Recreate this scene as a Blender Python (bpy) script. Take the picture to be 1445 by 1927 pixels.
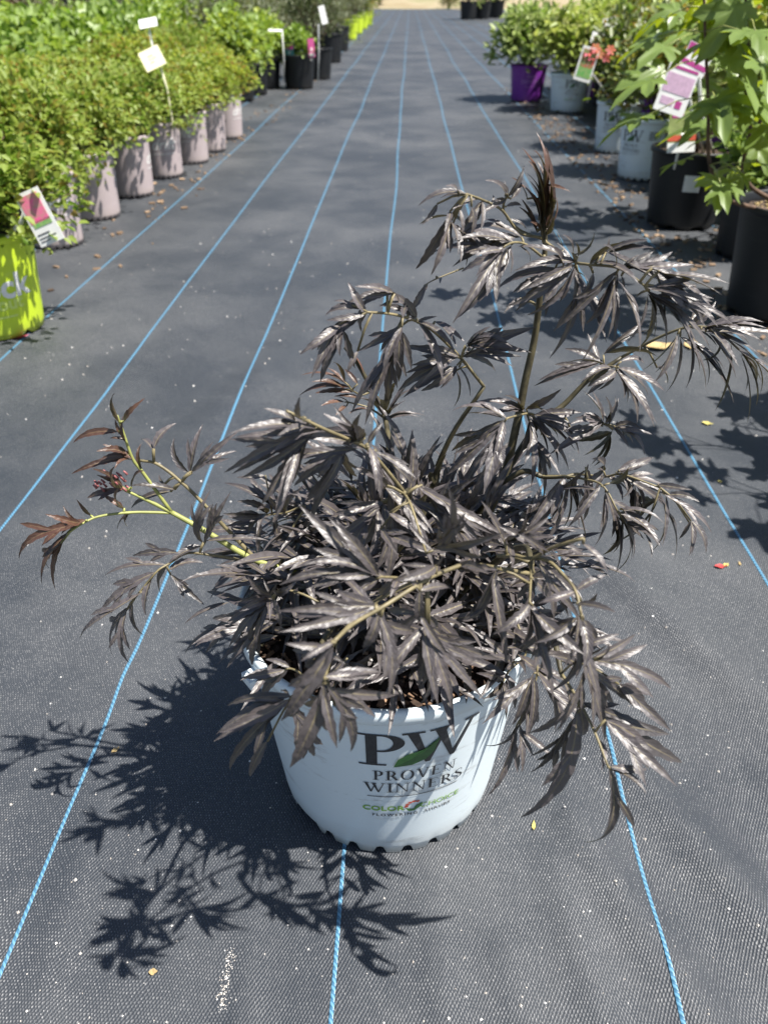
import bpy, bmesh, math, random
import numpy as np
from mathutils import Vector, Matrix, noise

for o in list(bpy.data.objects):
    bpy.data.objects.remove(o, do_unlink=True)
sc = bpy.context.scene
COL = sc.collection
R = math.radians

# ------------------------------------------------------------------ camera
PITCH, YAW, CAMZ, FPX = 34.3, 1.63, 0.735, 1440.0
cam = bpy.data.cameras.new('camera')
camo = bpy.data.objects.new('camera', cam)
COL.objects.link(camo)
camo.location = (0, 0, CAMZ)
camo.rotation_euler = (R(90 - PITCH), 0, R(YAW))
cam.sensor_fit = 'VERTICAL'
cam.sensor_height = 24
cam.sensor_width = 18
cam.lens = FPX / 1927 * 24
cam.clip_start = 0.03
cam.clip_end = 500
cam.dof.use_dof = True
cam.dof.focus_distance = 0.66
cam.dof.aperture_fstop = 5.4
sc.camera = camo

# ------------------------------------------------------------------ sky, sun, exposure
SUN = Vector((0.49, -0.14, 1.0)).normalized()      # towards the sun
w = bpy.data.worlds.new('World')
sc.world = w
w.use_nodes = True
nt = w.node_tree
sky = nt.nodes.new('ShaderNodeTexSky')
sky.sky_type = 'NISHITA'
sky.sun_disc = False
sky.sun_elevation = math.asin(SUN.z)
sky.sun_rotation = math.atan2(SUN.x, SUN.y)
bg = nt.nodes['Background']
bg.inputs['Strength'].default_value = 0.058
nt.links.new(sky.outputs[0], bg.inputs['Color'])
sl = bpy.data.lights.new('sun', 'SUN')
sl.energy = 5.0
sl.angle = R(0.53)
sl.color = (1.0, 0.955, 0.89)
so = bpy.data.objects.new('sun', sl)
COL.objects.link(so)
so.location = (3, -1, 6)
so.rotation_euler = SUN.to_track_quat('Z', 'Y').to_euler()
sc.view_settings.view_transform = 'Standard'
sc.view_settings.look = 'None'
sc.view_settings.exposure = 1.05
sc.view_settings.gamma = 1
sc.view_settings.use_curve_mapping = False
sc.cycles.max_bounces = 6
sc.cycles.transparent_max_bounces = 6

# ------------------------------------------------------------------ helpers
p_, y_ = R(PITCH), R(YAW)
FW = Vector((-math.sin(y_) * math.cos(p_), math.cos(y_) * math.cos(p_), -math.sin(p_)))
RT = Vector((math.cos(y_), math.sin(y_), 0))
UPV = RT.cross(FW)
EYE = Vector((0, 0, CAMZ))


def ray(x, y):
    return FW + RT * ((x - 722.5) / FPX) - UPV * ((y - 963.5) / FPX)


def at(x, y, Y):                       # the point of the place seen at photo pixel x, y, Y metres along the aisle
    d = ray(x, y)
    return EYE + d * (Y / d.y)


def G(x, y, z=0.0):                    # the spot on the ground
    d = ray(x, y)
    return EYE + d * ((z - CAMZ) / d.z)


WL = {}


def link(o, parent=None, loc=(0, 0, 0), rot=None):
    """link o at world location loc, under parent (parents are never rotated unless they are instanced whole)"""
    COL.objects.link(o)
    loc = Vector(loc)
    WL[o.name] = loc
    if parent is not None:
        o.parent = parent
        o.location = loc - WL[parent.name]
    else:
        o.location = loc
    if rot is not None:
        o.rotation_euler = rot
    return o


def tag(o, label=None, cat=None, group=None, kind=None):
    if label: o['label'] = label
    if cat: o['category'] = cat
    if group: o['group'] = group
    if kind: o['kind'] = kind
    return o


def empty(name, loc, label=None, cat=None, group=None):
    o = bpy.data.objects.new(name, None)
    o.empty_display_size = 0.05
    link(o, None, loc)
    return tag(o, label, cat, group)


class MB:
    """collects vertices and faces (with uv) for one mesh"""
    def __init__(s):
        s.v, s.f, s.uv, s.sm = [], [], [], True

    def add(s, verts, faces, uvs=None):
        b = len(s.v)
        s.v += [tuple(v) for v in verts]
        s.f += [tuple(i + b for i in f) for f in faces]
        s.uv += list(uvs) if uvs else [(0.5, 0.5)] * len(verts)

    def mesh(s, name, mat, smooth=True):
        me = bpy.data.meshes.new(name)
        me.from_pydata(s.v, [], s.f)
        ul = me.uv_layers.new(name='UVMap')
        li = np.empty(len(me.loops), dtype=np.int32)
        me.loops.foreach_get('vertex_index', li)
        uv = np.array(s.uv, dtype=np.float32)[li]
        ul.data.foreach_set('uv', uv.ravel())
        for m in (mat if isinstance(mat, (list, tuple)) else [mat]):
            me.materials.append(m)
        if smooth:
            me.polygons.foreach_set('use_smooth', [True] * len(me.polygons))
        me.update()
        return me

    def build(s, name, mat, parent=None, loc=(0, 0, 0), smooth=True):
        o = bpy.data.objects.new(name, s.mesh(name, mat, smooth))
        return link(o, parent, loc)


def box(mb, c, d, rot=None):
    hx, hy, hz = d[0] / 2, d[1] / 2, d[2] / 2
    vs = [Vector((sx * hx, sy * hy, sz * hz)) for sz in (-1, 1) for sy in (-1, 1) for sx in (-1, 1)]
    if rot is not None:
        vs = [rot @ v for v in vs]
    mb.add([v + Vector(c) for v in vs],
           [(0, 2, 3, 1), (4, 5, 7, 6), (0, 1, 5, 4), (2, 6, 7, 3), (0, 4, 6, 2), (1, 3, 7, 5)])


def spline(pts, n=6):
    pts = [Vector(p) for p in pts]
    if len(pts) < 3:
        return [pts[0].lerp(pts[-1], i / n) for i in range(n + 1)]
    out = []
    q = [pts[0] * 2 - pts[1]] + pts + [pts[-1] * 2 - pts[-2]]
    for i in range(1, len(q) - 2):
        a, b, c, d = q[i - 1:i + 3]
        for k in range(n):
            t = k / n
            out.append(0.5 * ((2 * b) + (c - a) * t + (2 * a - 5 * b + 4 * c - d) * t * t + (3 * b - a - 3 * c + d) * t ** 3))
    out.append(pts[-1])
    return out


def tube(mb, pts, r0, r1, seg=7, cap=True):
    n = len(pts)
    ref = Vector((0.3, 0.8, 0.52))
    rings = []
    for i, p in enumerate(pts):
        t = (pts[min(i + 1, n - 1)] - pts[max(i - 1, 0)])
        if t.length < 1e-9: t = Vector((0, 0, 1))
        t.normalize()
        a = t.cross(ref)
        if a.length < 1e-4: a = t.cross(Vector((1, 0, 0)))
        a.normalize()
        b = t.cross(a)
        r = r0 + (r1 - r0) * i / (n - 1)
        rings.append([p + (a * math.cos(k * 2 * math.pi / seg) + b * math.sin(k * 2 * math.pi / seg)) * r for k in range(seg)])
    vs = [v for ring in rings for v in ring]
    uv = [(k / seg, i / (n - 1)) for i in range(n) for k in range(seg)]
    fs = [(i * seg + k, i * seg + (k + 1) % seg, (i + 1) * seg + (k + 1) % seg, (i + 1) * seg + k)
          for i in range(n - 1) for k in range(seg)]
    if cap:
        fs.append(tuple(range(seg))[::-1])
        fs.append(tuple((n - 1) * seg + k for k in range(seg)))
    mb.add(vs, fs, uv)


# ------------------------------------------------------------------ materials
def mat_new(name):
    m = bpy.data.materials.new(name)
    m.use_nodes = True
    n = m.node_tree
    return m, n, n.nodes['Principled BSDF'], n.nodes['Material Output']


def N(n, kind, **kw):
    x = n.nodes.new(kind)
    for k, v in kw.items():
        if k.startswith('i_'):
            x.inputs[k[2:].replace('_', ' ')].default_value = v
        else:
            setattr(x, k, v)
    return x


def L(n, a, b): n.links.new(a, b)


def ramp(n, fac, stops):
    r = N(n, 'ShaderNodeValToRGB')
    els = r.color_ramp.elements
    while len(els) < len(stops): els.new(0.5)
    for e, (p, c) in zip(els, stops):
        e.position = p
        e.color = (*c, 1) if len(c) == 3 else c
    L(n, fac, r.inputs[0])
    return r.outputs[0]


def mth(n, op, a, b=None):
    x = N(n, 'ShaderNodeMath', operation=op)
    for i, v in enumerate((a, b)):
        if v is None: continue
        if isinstance(v, (int, float)): x.inputs[i].default_value = v
        else: L(n, v, x.inputs[i])
    return x.outputs[0]


def mixc(n, fac, a, b):
    x = N(n, 'ShaderNodeMix', data_type='RGBA')
    for s, v in ((x.inputs[0], fac), (x.inputs[6], a), (x.inputs[7], b)):
        if isinstance(v, (int, float)): s.default_value = v
        elif isinstance(v, tuple): s.default_value = (*v, 1) if len(v) == 3 else v
        else: L(n, v, s)
    return x.outputs[2]


def plain(name, col, rough=0.5, var=0.15, scale=30, bump=0.0, spec=0.5, col2=None):
    m, n, b, o = mat_new(name)
    tc = N(n, 'ShaderNodeTexCoord')
    nz = N(n, 'ShaderNodeTexNoise', i_Scale=scale, i_Detail=5.0)
    L(n, tc.outputs['Object'], nz.inputs['Vector'])
    c2 = col2 or tuple(c * (1 - 2 * var) for c in col)
    L(n, ramp(n, nz.outputs[0], [(0.35, c2), (0.65, col)]), b.inputs['Base Color'])
    b.inputs['Roughness'].default_value = rough
    b.inputs['Specular IOR Level'].default_value = spec
    if bump:
        bp = N(n, 'ShaderNodeBump', i_Strength=bump, i_Distance=0.002)
        L(n, nz.outputs[0], bp.inputs['Height'])
        L(n, bp.outputs[0], b.inputs['Normal'])
    return m


def leaf_mat(name, stops, back, rough=0.45, trans=0.25, tcol=None, vein=None):
    """stops: colours picked at random per leaf; back: underside colour"""
    m, n, b, o = mat_new(name)
    ge = N(n, 'ShaderNodeNewGeometry')
    k = len(stops)
    c = ramp(n, ge.outputs['Random Per Island'], [(i / max(k - 1, 1), s) for i, s in enumerate(stops)])
    tc = N(n, 'ShaderNodeTexCoord')
    nz = N(n, 'ShaderNodeTexNoise', i_Scale=9.0, i_Detail=3.0)
    L(n, tc.outputs['Object'], nz.inputs['Vector'])
    hs = N(n, 'ShaderNodeHueSaturation')
    L(n, c, hs.inputs['Color'])
    oi = N(n, 'ShaderNodeObjectInfo')
    L(n, mth(n, 'MULTIPLY', mth(n, 'ADD', mth(n, 'MULTIPLY', nz.outputs[0], 0.8), 0.6), mth(n, 'ADD', mth(n, 'MULTIPLY', oi.outputs['Random'], 0.45), 0.75)), hs.inputs['Value'])
    L(n, mth(n, 'ADD', mth(n, 'MULTIPLY', oi.outputs['Random'], -0.04), 0.52), hs.inputs['Hue'])
    col = mixc(n, ge.outputs['Backfacing'], hs.outputs[0], back)
    L(n, col, b.inputs['Base Color'])
    b.inputs['Roughness'].default_value = rough
    tr = N(n, 'ShaderNodeBsdfTranslucent')
    if tcol: tr.inputs[0].default_value = (*tcol, 1)
    else: L(n, hs.outputs[0], tr.inputs[0])
    mx = N(n, 'ShaderNodeMixShader', i_Fac=trans)
    L(n, b.outputs[0], mx.inputs[1]); L(n, tr.outputs[0], mx.inputs[2]); L(n, mx.outputs[0], o.inputs[0])
    return m


def elder_leaf_mat(name, base, base2, back, rib):
    m, n, b, o = mat_new(name)
    uv = N(n, 'ShaderNodeUVMap')
    sp = N(n, 'ShaderNodeSeparateXYZ'); L(n, uv.outputs[0], sp.inputs[0])
    u = mth(n, 'ABSOLUTE', mth(n, 'SUBTRACT', sp.outputs[0], 0.5))
    v = sp.outputs[1]
    tc = N(n, 'ShaderNodeTexCoord')
    ge = N(n, 'ShaderNodeNewGeometry')
    oi = N(n, 'ShaderNodeObjectInfo')
    nz = N(n, 'ShaderNodeTexNoise', i_Scale=55.0, i_Detail=4.0); L(n, tc.outputs['Object'], nz.inputs['Vector'])
    c = mixc(n, nz.outputs[0], base, base2)
    hs = N(n, 'ShaderNodeHueSaturation'); L(n, c, hs.inputs['Color'])
    L(n, mth(n, 'ADD', mth(n, 'MULTIPLY', oi.outputs['Random'], 0.9), 0.6), hs.inputs['Value'])
    c = mixc(n, ge.outputs['Backfacing'], hs.outputs[0], back)
    # pale midrib, fading to the tip
    ribf = mth(n, 'MULTIPLY', mth(n, 'LESS_THAN', u, 0.06), mth(n, 'SUBTRACT', 0.85, mth(n, 'MULTIPLY', v, 0.75)))
    c = mixc(n, ribf, c, rib)
    L(n, c, b.inputs['Base Color'])
    b.inputs['Roughness'].default_value = 0.46
    b.inputs['Specular IOR Level'].default_value = 0.95
    # side veins and crinkles
    wv = mth(n, 'SINE', mth(n, 'MULTIPLY', mth(n, 'SUBTRACT', v, mth(n, 'MULTIPLY', u, 0.35)), 60.0))
    vo = N(n, 'ShaderNodeTexVoronoi', i_Scale=260.0); vo.feature = 'SMOOTH_F1'
    L(n, tc.outputs['Object'], vo.inputs['Vector'])
    h = mth(n, 'ADD', mth(n, 'MULTIPLY', wv, 0.06), mth(n, 'MULTIPLY', vo.outputs[0], 1.1))
    h = mth(n, 'ADD', h, mth(n, 'MULTIPLY', nz.outputs[0], 1.0))
    bp = N(n, 'ShaderNodeBump', i_Strength=0.7, i_Distance=0.0008)
    L(n, h, bp.inputs['Height']); L(n, bp.outputs[0], b.inputs['Normal'])
    tr = N(n, 'ShaderNodeBsdfTranslucent'); tr.inputs[0].default_value = (0.09, 0.075, 0.02, 1)
    mx = N(n, 'ShaderNodeMixShader', i_Fac=0.13)
    L(n, b.outputs[0], mx.inputs[1]); L(n, tr.outputs[0], mx.inputs[2]); L(n, mx.outputs[0], o.inputs[0])
    return m


def cloth_mat():
    m, n, b, o = mat_new('woven_black_cloth')
    tc = N(n, 'ShaderNodeTexCoord')
    ob = tc.outputs['Object']
    wob = N(n, 'ShaderNodeTexNoise', i_Scale=26.0, i_Detail=2.0); L(n, ob, wob.inputs['Vector'])
    sp = N(n, 'ShaderNodeSeparateXYZ'); L(n, ob, sp.inputs[0])
    wb = mth(n, 'MULTIPLY', mth(n, 'SUBTRACT', wob.outputs[0], 0.5), 0.009)
    a = mth(n, 'MULTIPLY', mth(n, 'ADD', sp.outputs[0], wb), math.pi / 0.0016)
    c = mth(n, 'MULTIPLY', mth(n, 'ADD', sp.outputs[1], wb), math.pi / 0.0030)
    sa, sb = mth(n, 'SINE', a), mth(n, 'SINE', c)
    wv = mth(n, 'MULTIPLY', sa, sb)
    # dust in broad patches; the fine noise only breaks up the painted glints
    d1 = N(n, 'ShaderNodeTexNoise', i_Scale=3.2, i_Detail=7.0, i_Roughness=0.62); L(n, ob, d1.inputs['Vector'])
    d2 = N(n, 'ShaderNodeTexNoise', i_Scale=1.3, i_Detail=4.0); L(n, ob, d2.inputs['Vector'])
    d3 = N(n, 'ShaderNodeTexNoise', i_Scale=420.0, i_Detail=2.0); L(n, ob, d3.inputs['Vector'])
    dust = ramp(n, mth(n, 'ADD', mth(n, 'MULTIPLY', d1.outputs[0], 0.6), mth(n, 'MULTIPLY', d2.outputs[0], 0.4)),
                [(0.43, (0, 0, 0)), (0.62, (1, 1, 1))])
    base = mixc(n, dust, (0.030, 0.037, 0.047), (0.074, 0.080, 0.088))
    # glints on the weave crowns, painted into the base colour, uneven by area
    crown = ramp(n, wv, [(0.30, (0, 0, 0)), (0.95, (1, 1, 1))])
    glint_spk = ramp(n, d3.outputs[0], [(0.46, (0, 0, 0)), (0.66, (1, 1, 1))])
    gl = ramp(n, d2.outputs[0], [(0.35, (0.25, 0.25, 0.25)), (0.62, (1, 1, 1))])
    f = mth(n, 'MULTIPLY', mth(n, 'MULTIPLY', mth(n, 'MULTIPLY', crown, glint_spk), gl), 0.95)
    base = mixc(n, f, base, (0.44, 0.435, 0.43))
    pit_shade = ramp(n, wv, [(0.0, (1, 1, 1)), (0.35, (0, 0, 0))])  # shade in the weave hollows, put into the colour for contrast
    base = mixc(n, mth(n, 'MULTIPLY', pit_shade, 0.4), base, (0.02, 0.02, 0.023))
    L(n, base, b.inputs['Base Color'])
    L(n, mth(n, 'ADD', mth(n, 'MULTIPLY', d1.outputs[0], 0.25), 0.42), b.inputs['Roughness'])
    b.inputs['Specular IOR Level'].default_value = 0.55
    b1 = N(n, 'ShaderNodeBump', i_Strength=0.55, i_Distance=0.0006); L(n, wv, b1.inputs['Height'])
    b2 = N(n, 'ShaderNodeBump', i_Strength=0.5, i_Distance=0.01); L(n, d1.outputs[0], b2.inputs['Height'])
    L(n, b2.outputs[0], b1.inputs['Normal'])
    L(n, b1.outputs[0], b.inputs['Normal'])
    return m


def stripe_mat():
    m, n, b, o = mat_new('blue_marker_thread')
    uv = N(n, 'ShaderNodeUVMap')
    sp = N(n, 'ShaderNodeSeparateXYZ'); L(n, uv.outputs[0], sp.inputs[0])
    w1 = mth(n, 'SINE', mth(n, 'MULTIPLY', mth(n, 'ADD', sp.outputs[1], mth(n, 'MULTIPLY', sp.outputs[0], 0.0033)), 2 * math.pi / 0.0066))
    f = ramp(n, w1, [(0.0, (0.0, 0.0, 0.0)), (0.5, (1, 1, 1))])
    L(n, mixc(n, f, (0.055, 0.155, 0.25), (0.12, 0.28, 0.41)), b.inputs['Base Color'])
    b.inputs['Roughness'].default_value = 0.4
    bp = N(n, 'ShaderNodeBump', i_Strength=0.5, i_Distance=0.0008); L(n, w1, bp.inputs['Height'])
    L(n, bp.outputs[0], b.inputs['Normal'])
    return m


def pot_mat(name, col, scuff, rough=0.42, dirt=(0.25, 0.2, 0.14), amt=0.5):
    m, n, b, o = mat_new(name)
    tc = N(n, 'ShaderNodeTexCoord'); ob = tc.outputs['Object']
    mp = N(n, 'ShaderNodeMapping'); mp.inputs['Scale'].default_value = (14, 14, 60); L(n, ob, mp.inputs[0])
    n1 = N(n, 'ShaderNodeTexNoise', i_Scale=1.0, i_Detail=6.0, i_Roughness=0.7); L(n, mp.outputs[0], n1.inputs['Vector'])
    n2 = N(n, 'ShaderNodeTexNoise', i_Scale=16.0, i_Detail=5.0); L(n, ob, n2.inputs['Vector'])
    c = mixc(n, ramp(n, n1.outputs[0], [(0.57, (0, 0, 0)), (0.72, (amt, amt, amt))]), col, scuff)
    sp = N(n, 'ShaderNodeSeparateXYZ'); L(n, ob, sp.inputs[0])
    low = ramp(n, mth(n, 'ADD', sp.outputs[2], mth(n, 'MULTIPLY', n2.outputs[0], 0.06)), [(0.03, (0.75, 0.75, 0.75)), (0.075, (0, 0, 0))])
    c = mixc(n, mth(n, 'MULTIPLY', low, n2.outputs[0]), c, dirt)
    L(n, c, b.inputs['Base Color'])
    b.inputs['Roughness'].default_value = rough
    bp = N(n, 'ShaderNodeBump', i_Strength=0.12, i_Distance=0.002); L(n, n2.outputs[0], bp.inputs['Height'])
    L(n, bp.outputs[0], b.inputs['Normal'])
    return m


M = {}
M['cloth'] = cloth_mat()
M['stripe'] = stripe_mat()
M['elder'] = elder_leaf_mat('elder_leaf', (0.036, 0.028, 0.031), (0.112, 0.098, 0.098), (0.060, 0.055, 0.030), (0.24, 0.20, 0.11))
M['elder_young'] = elder_leaf_mat('elder_young_leaf', (0.055, 0.020, 0.014), (0.09, 0.045, 0.025), (0.065, 0.052, 0.024), (0.20, 0.14, 0.07))
M['stem_dark'] = plain('stem_olive', (0.085, 0.072, 0.036), 0.5, 0.3, 90, 0.3)
M['stem_lime'] = plain('stem_lime', (0.34, 0.36, 0.11), 0.45, 0.15, 60, 0.2)
M['rachis'] = plain('rachis_tan', (0.24, 0.20, 0.105), 0.5, 0.25, 80, 0.2)
M['bud'] = plain('pink_bud', (0.38, 0.13, 0.13), 0.5, 0.25, 200)
M['pot_white'] = pot_mat('pot_white', (0.72, 0.80, 0.83), (0.34, 0.34, 0.33), 0.40, (0.30, 0.26, 0.20), 0.75)
M['pot_mauve'] = pot_mat('pot_mauve', (0.42, 0.355, 0.36), (0.52, 0.48, 0.47), 0.45, (0.42, 0.36, 0.30), 0.5)
M['pot_black'] = pot_mat('pot_black', (0.007, 0.008, 0.010), (0.03, 0.03, 0.03), 0.5, (0.04, 0.035, 0.03), 0.5)
M['pot_lime'] = pot_mat('pot_lime', (0.52, 0.68, 0.03), (0.55, 0.66, 0.20), 0.40, (0.30, 0.30, 0.10), 0.3)
M['pot_purple'] = pot_mat('pot_purple', (0.22, 0.035, 0.36), (0.4, 0.25, 0.45), 0.4, (0.2, 0.1, 0.2), 0.3)
M['soil'] = plain('potting_soil', (0.075, 0.045, 0.028), 0.9, 0.35, 120, 0.8)
M['bark'] = leaf_mat('bark_chip', [(0.025, 0.014, 0.009), (0.07, 0.038, 0.022), (0.035, 0.02, 0.013), (0.30, 0.19, 0.11), (0.05, 0.028, 0.016)], (0.1, 0.06, 0.03), 0.8, 0.0)
M['ink'] = plain('print_charcoal', (0.035, 0.037, 0.042), 0.5, 0.2, 300)
M['ink_grey'] = plain('print_grey', (0.10, 0.10, 0.105), 0.5, 0.1, 300)
M['ink_green'] = plain('print_green', (0.07, 0.22, 0.05), 0.5, 0.1, 200)
M['ink_green2'] = plain('print_dark_green', (0.04, 0.13, 0.035), 0.5, 0.1, 200)
M['ink_lime'] = plain('print_lime', (0.25, 0.48, 0.06), 0.5, 0.1, 200)
M['ink_red'] = plain('print_red', (0.62, 0.10, 0.05), 0.5, 0.1, 200)
M['ink_white'] = plain('print_white', (0.78, 0.78, 0.76), 0.5, 0.05, 100)
M['ink_palelime'] = plain('print_pale_lime', (0.62, 0.76, 0.18), 0.5, 0.05, 100)
M['ink_magenta'] = plain('print_magenta', (0.45, 0.05, 0.25), 0.5, 0.1, 100)
M['ink_pale_pink'] = plain('print_pale_pink', (0.62, 0.42, 0.56), 0.5, 0.1, 100)
M['ink_lilac'] = plain('print_lilac', (0.50, 0.27, 0.60), 0.5, 0.1, 100)
M['card'] = plain('white_card', (0.80, 0.80, 0.77), 0.45, 0.03, 40)
M['card_cream'] = plain('cream_card', (0.80, 0.76, 0.50), 0.45, 0.05, 40)
M['card_green'] = plain('olive_card', (0.30, 0.36, 0.12), 0.5, 0.15, 60)
M['card_teal'] = plain('teal_card', (0.03, 0.16, 0.18), 0.5, 0.1, 60)
M['card_pink'] = plain('pink_card', (0.75, 0.12, 0.36), 0.5, 0.1, 60)
M['photo_pink'] = plain('pink_flower_picture', (0.85, 0.10, 0.32), 0.4, 0.1, 60, col2=(0.45, 0.28, 0.22))
M['photo_green'] = plain('leafy_picture', (0.10, 0.36, 0.08), 0.4, 0.1, 90, col2=(0.30, 0.42, 0.16))
M['photo_mix'] = plain('red_green_picture', (0.55, 0.10, 0.08), 0.4, 0.1, 50, col2=(0.10, 0.30, 0.10))
M['rose'] = leaf_mat('rose_leaf', [(0.12, 0.23, 0.02), (0.28, 0.39, 0.04), (0.42, 0.48, 0.07), (0.19, 0.32, 0.03), (0.42, 0.27, 0.07), (0.34, 0.44, 0.06)], (0.26, 0.34, 0.06), 0.5, 0.45)
M['bright'] = leaf_mat('bright_green_leaf', [(0.18, 0.31, 0.03), (0.36, 0.49, 0.05), (0.44, 0.54, 0.09), (0.26, 0.42, 0.04)], (0.26, 0.36, 0.10), 0.42, 0.4)
M['bronze'] = leaf_mat('bronze_leaf', [(0.08, 0.03, 0.018), (0.12, 0.08, 0.03), (0.06, 0.07, 0.02)], (0.10, 0.07, 0.04), 0.45, 0.25)
M['olive'] = leaf_mat('olive_leaf', [(0.12, 0.16, 0.05), (0.23, 0.26, 0.09), (0.17, 0.21, 0.07), (0.28, 0.27, 0.13)], (0.13, 0.15, 0.08), 0.5, 0.25)
M['cream_leaf'] = leaf_mat('variegated_leaf', [(0.18, 0.29, 0.03), (0.46, 0.52, 0.13), (0.29, 0.41, 0.05), (0.58, 0.60, 0.25), (0.23, 0.36, 0.04)], (0.34, 0.42, 0.13), 0.45, 0.38)
M['orange_leaf'] = leaf_mat('orange_tipped_leaf', [(0.16, 0.27, 0.025), (0.32, 0.40, 0.05), (0.44, 0.26, 0.05), (0.22, 0.33, 0.03), (0.36, 0.43, 0.07)], (0.18, 0.22, 0.08), 0.45, 0.3)
M['maple'] = leaf_mat('lobed_green_leaf', [(0.07, 0.16, 0.014), (0.28, 0.37, 0.035), (0.14, 0.26, 0.02), (0.05, 0.11, 0.012), (0.20, 0.31, 0.03)], (0.18, 0.26, 0.07), 0.38, 0.4, (0.38, 0.46, 0.015))
M['tree_leaf'] = leaf_mat('tree_leaf', [(0.03, 0.06, 0.02), (0.07, 0.11, 0.03), (0.05, 0.08, 0.025)], (0.08, 0.11, 0.04), 0.5, 0.25)
M['wood'] = plain('brown_stem', (0.13, 0.075, 0.045), 0.7, 0.3, 60, 0.4)
M['trunk'] = plain('grey_bark', (0.12, 0.10, 0.08), 0.9, 0.3, 8, 0.5)
M['petal'] = plain('red_petal', (0.55, 0.06, 0.06), 0.6, 0.2, 100)
M['drytan'] = plain('dry_leaf', (0.50, 0.37, 0.17), 0.7, 0.25, 90, 0.4)
M['dryyel'] = plain('yellow_leaf', (0.55, 0.48, 0.14), 0.7, 0.2, 90, 0.3)
M['perlite'] = leaf_mat('perlite_grit', [(0.55, 0.53, 0.48), (0.35, 0.32, 0.27), (0.70, 0.69, 0.66)], (0.5, 0.5, 0.5), 0.8, 0.0)
M['litter'] = leaf_mat('bark_litter', [(0.06, 0.04, 0.025), (0.20, 0.14, 0.08), (0.34, 0.25, 0.15), (0.12, 0.08, 0.05)], (0.1, 0.07, 0.04), 0.9, 0.0)
M['steel'] = plain('dark_post', (0.03, 0.035, 0.045), 0.5, 0.2, 20)
M['flower_red'] = leaf_mat('red_flower', [(0.55, 0.07, 0.04), (0.65, 0.16, 0.06), (0.5, 0.05, 0.08)], (0.5, 0.1, 0.06), 0.5, 0.3)


def ground_mat():
    m, n, b, o = mat_new('dry_grass_ground')
    tc = N(n, 'ShaderNodeTexCoord'); ob = tc.outputs['Object']
    n1 = N(n, 'ShaderNodeTexNoise', i_Scale=0.35, i_Detail=6.0); L(n, ob, n1.inputs['Vector'])
    n2 = N(n, 'ShaderNodeTexNoise', i_Scale=30.0, i_Detail=5.0); L(n, ob, n2.inputs['Vector'])
    c = ramp(n, n1.outputs[0], [(0.35, (0.28, 0.22, 0.12)), (0.55, (0.36, 0.30, 0.19)), (0.68, (0.17, 0.20, 0.06))])
    c = mixc(n, mth(n, 'MULTIPLY', n2.outputs[0], 0.5), c, (0.16, 0.13, 0.08))
    L(n, c, b.inputs['Base Color'])
    b.inputs['Roughness'].default_value = 0.95
    bp = N(n, 'ShaderNodeBump', i_Strength=0.6, i_Distance=0.03); L(n, n2.outputs[0], bp.inputs['Height'])
    L(n, bp.outputs[0], b.inputs['Normal'])
    return m


M['ground'] = ground_mat()

# ------------------------------------------------------------------ the setting
POTC = Vector((-0.012, 0.569, 0.0))          # centre of the white pot on the cloth


def seg_dist(x, y, a, b):
    ax, ay = a; bx, by = b
    t = max(0, min(1, ((x - ax) * (bx - ax) + (y - ay) * (by - ay)) / ((bx - ax) ** 2 + (by - ay) ** 2)))
    return math.hypot(x - ax - t * (bx - ax), y - ay - t * (by - ay)), t


RIDGES = [((0.13, 0.62), (0.30, 0.24), 0.006, 0.022), ((0.22, 0.66), (0.44, 0.22), 0.0065, 0.026),
          ((0.30, 0.95), (0.62, 0.40), 0.0055, 0.03), ((0.03, 0.42), (0.06, 0.18), 0.003, 0.015),
          ((-0.33, 0.50), (-0.30, 0.18), 0.0025, 0.02), ((-0.14, 0.40), (-0.12, 0.16), 0.0025, 0.014),
          ((0.16, 0.45), (0.20, 0.18), 0.0035, 0.016), ((-0.55, 0.9), (-0.30, 0.62), 0.004, 0.03),
          ((0.42, 0.55), (0.50, 0.22), 0.004, 0.02), ((-0.45, 1.2), (-0.2, 2.2), 0.004, 0.05),
          ((0.25, 1.15), (0.46, 0.60), 0.006, 0.035), ((0.36, 1.0), (0.56, 0.55), 0.004, 0.025), ((0.10, 0.36), (0.13, 0.17), 0.003, 0.012)]


def cz(x, y):
    """height of the cloth: low folds and a slight unevenness"""
    h = -0.004
    for a, b, amp, wd in RIDGES:
        d, t = seg_dist(x, y, a, b)
        h += 2.0 * amp * math.exp(-(d / wd) ** 2) * (0.4 + 0.6 * math.sin(math.pi * min(max(t, 0.0), 1.0) * 0.8 + 0.3))
    h += 0.0022 * noise.noise(Vector((x * 9, y * 5, 0))) + 0.003 * noise.noise(Vector((x * 2.5, y * 1.6, 3)))
    fd = min(1, max(0, (2.4 - y) / .4)) * min(1, max(0, (1.15 - abs(x)) / .2))
    h = -0.004 + (h + 0.004) * fd
    dp = math.hypot(x - POTC.x, y - POTC.y)
    k = min(1, max(0, (dp - 0.10) / 0.10))
    h = h * k + (-0.0008) * (1 - k)
    return min(h, 0.016 if dp > 0.2 else 0.0005)


def axis(spans):
    out = []
    for a, b, s in spans:
        k = max(1, round((b - a) / s))
        out += [a + (b - a) * i / k for i in range(k)]
    out.append(spans[-1][1])
    return out


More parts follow.
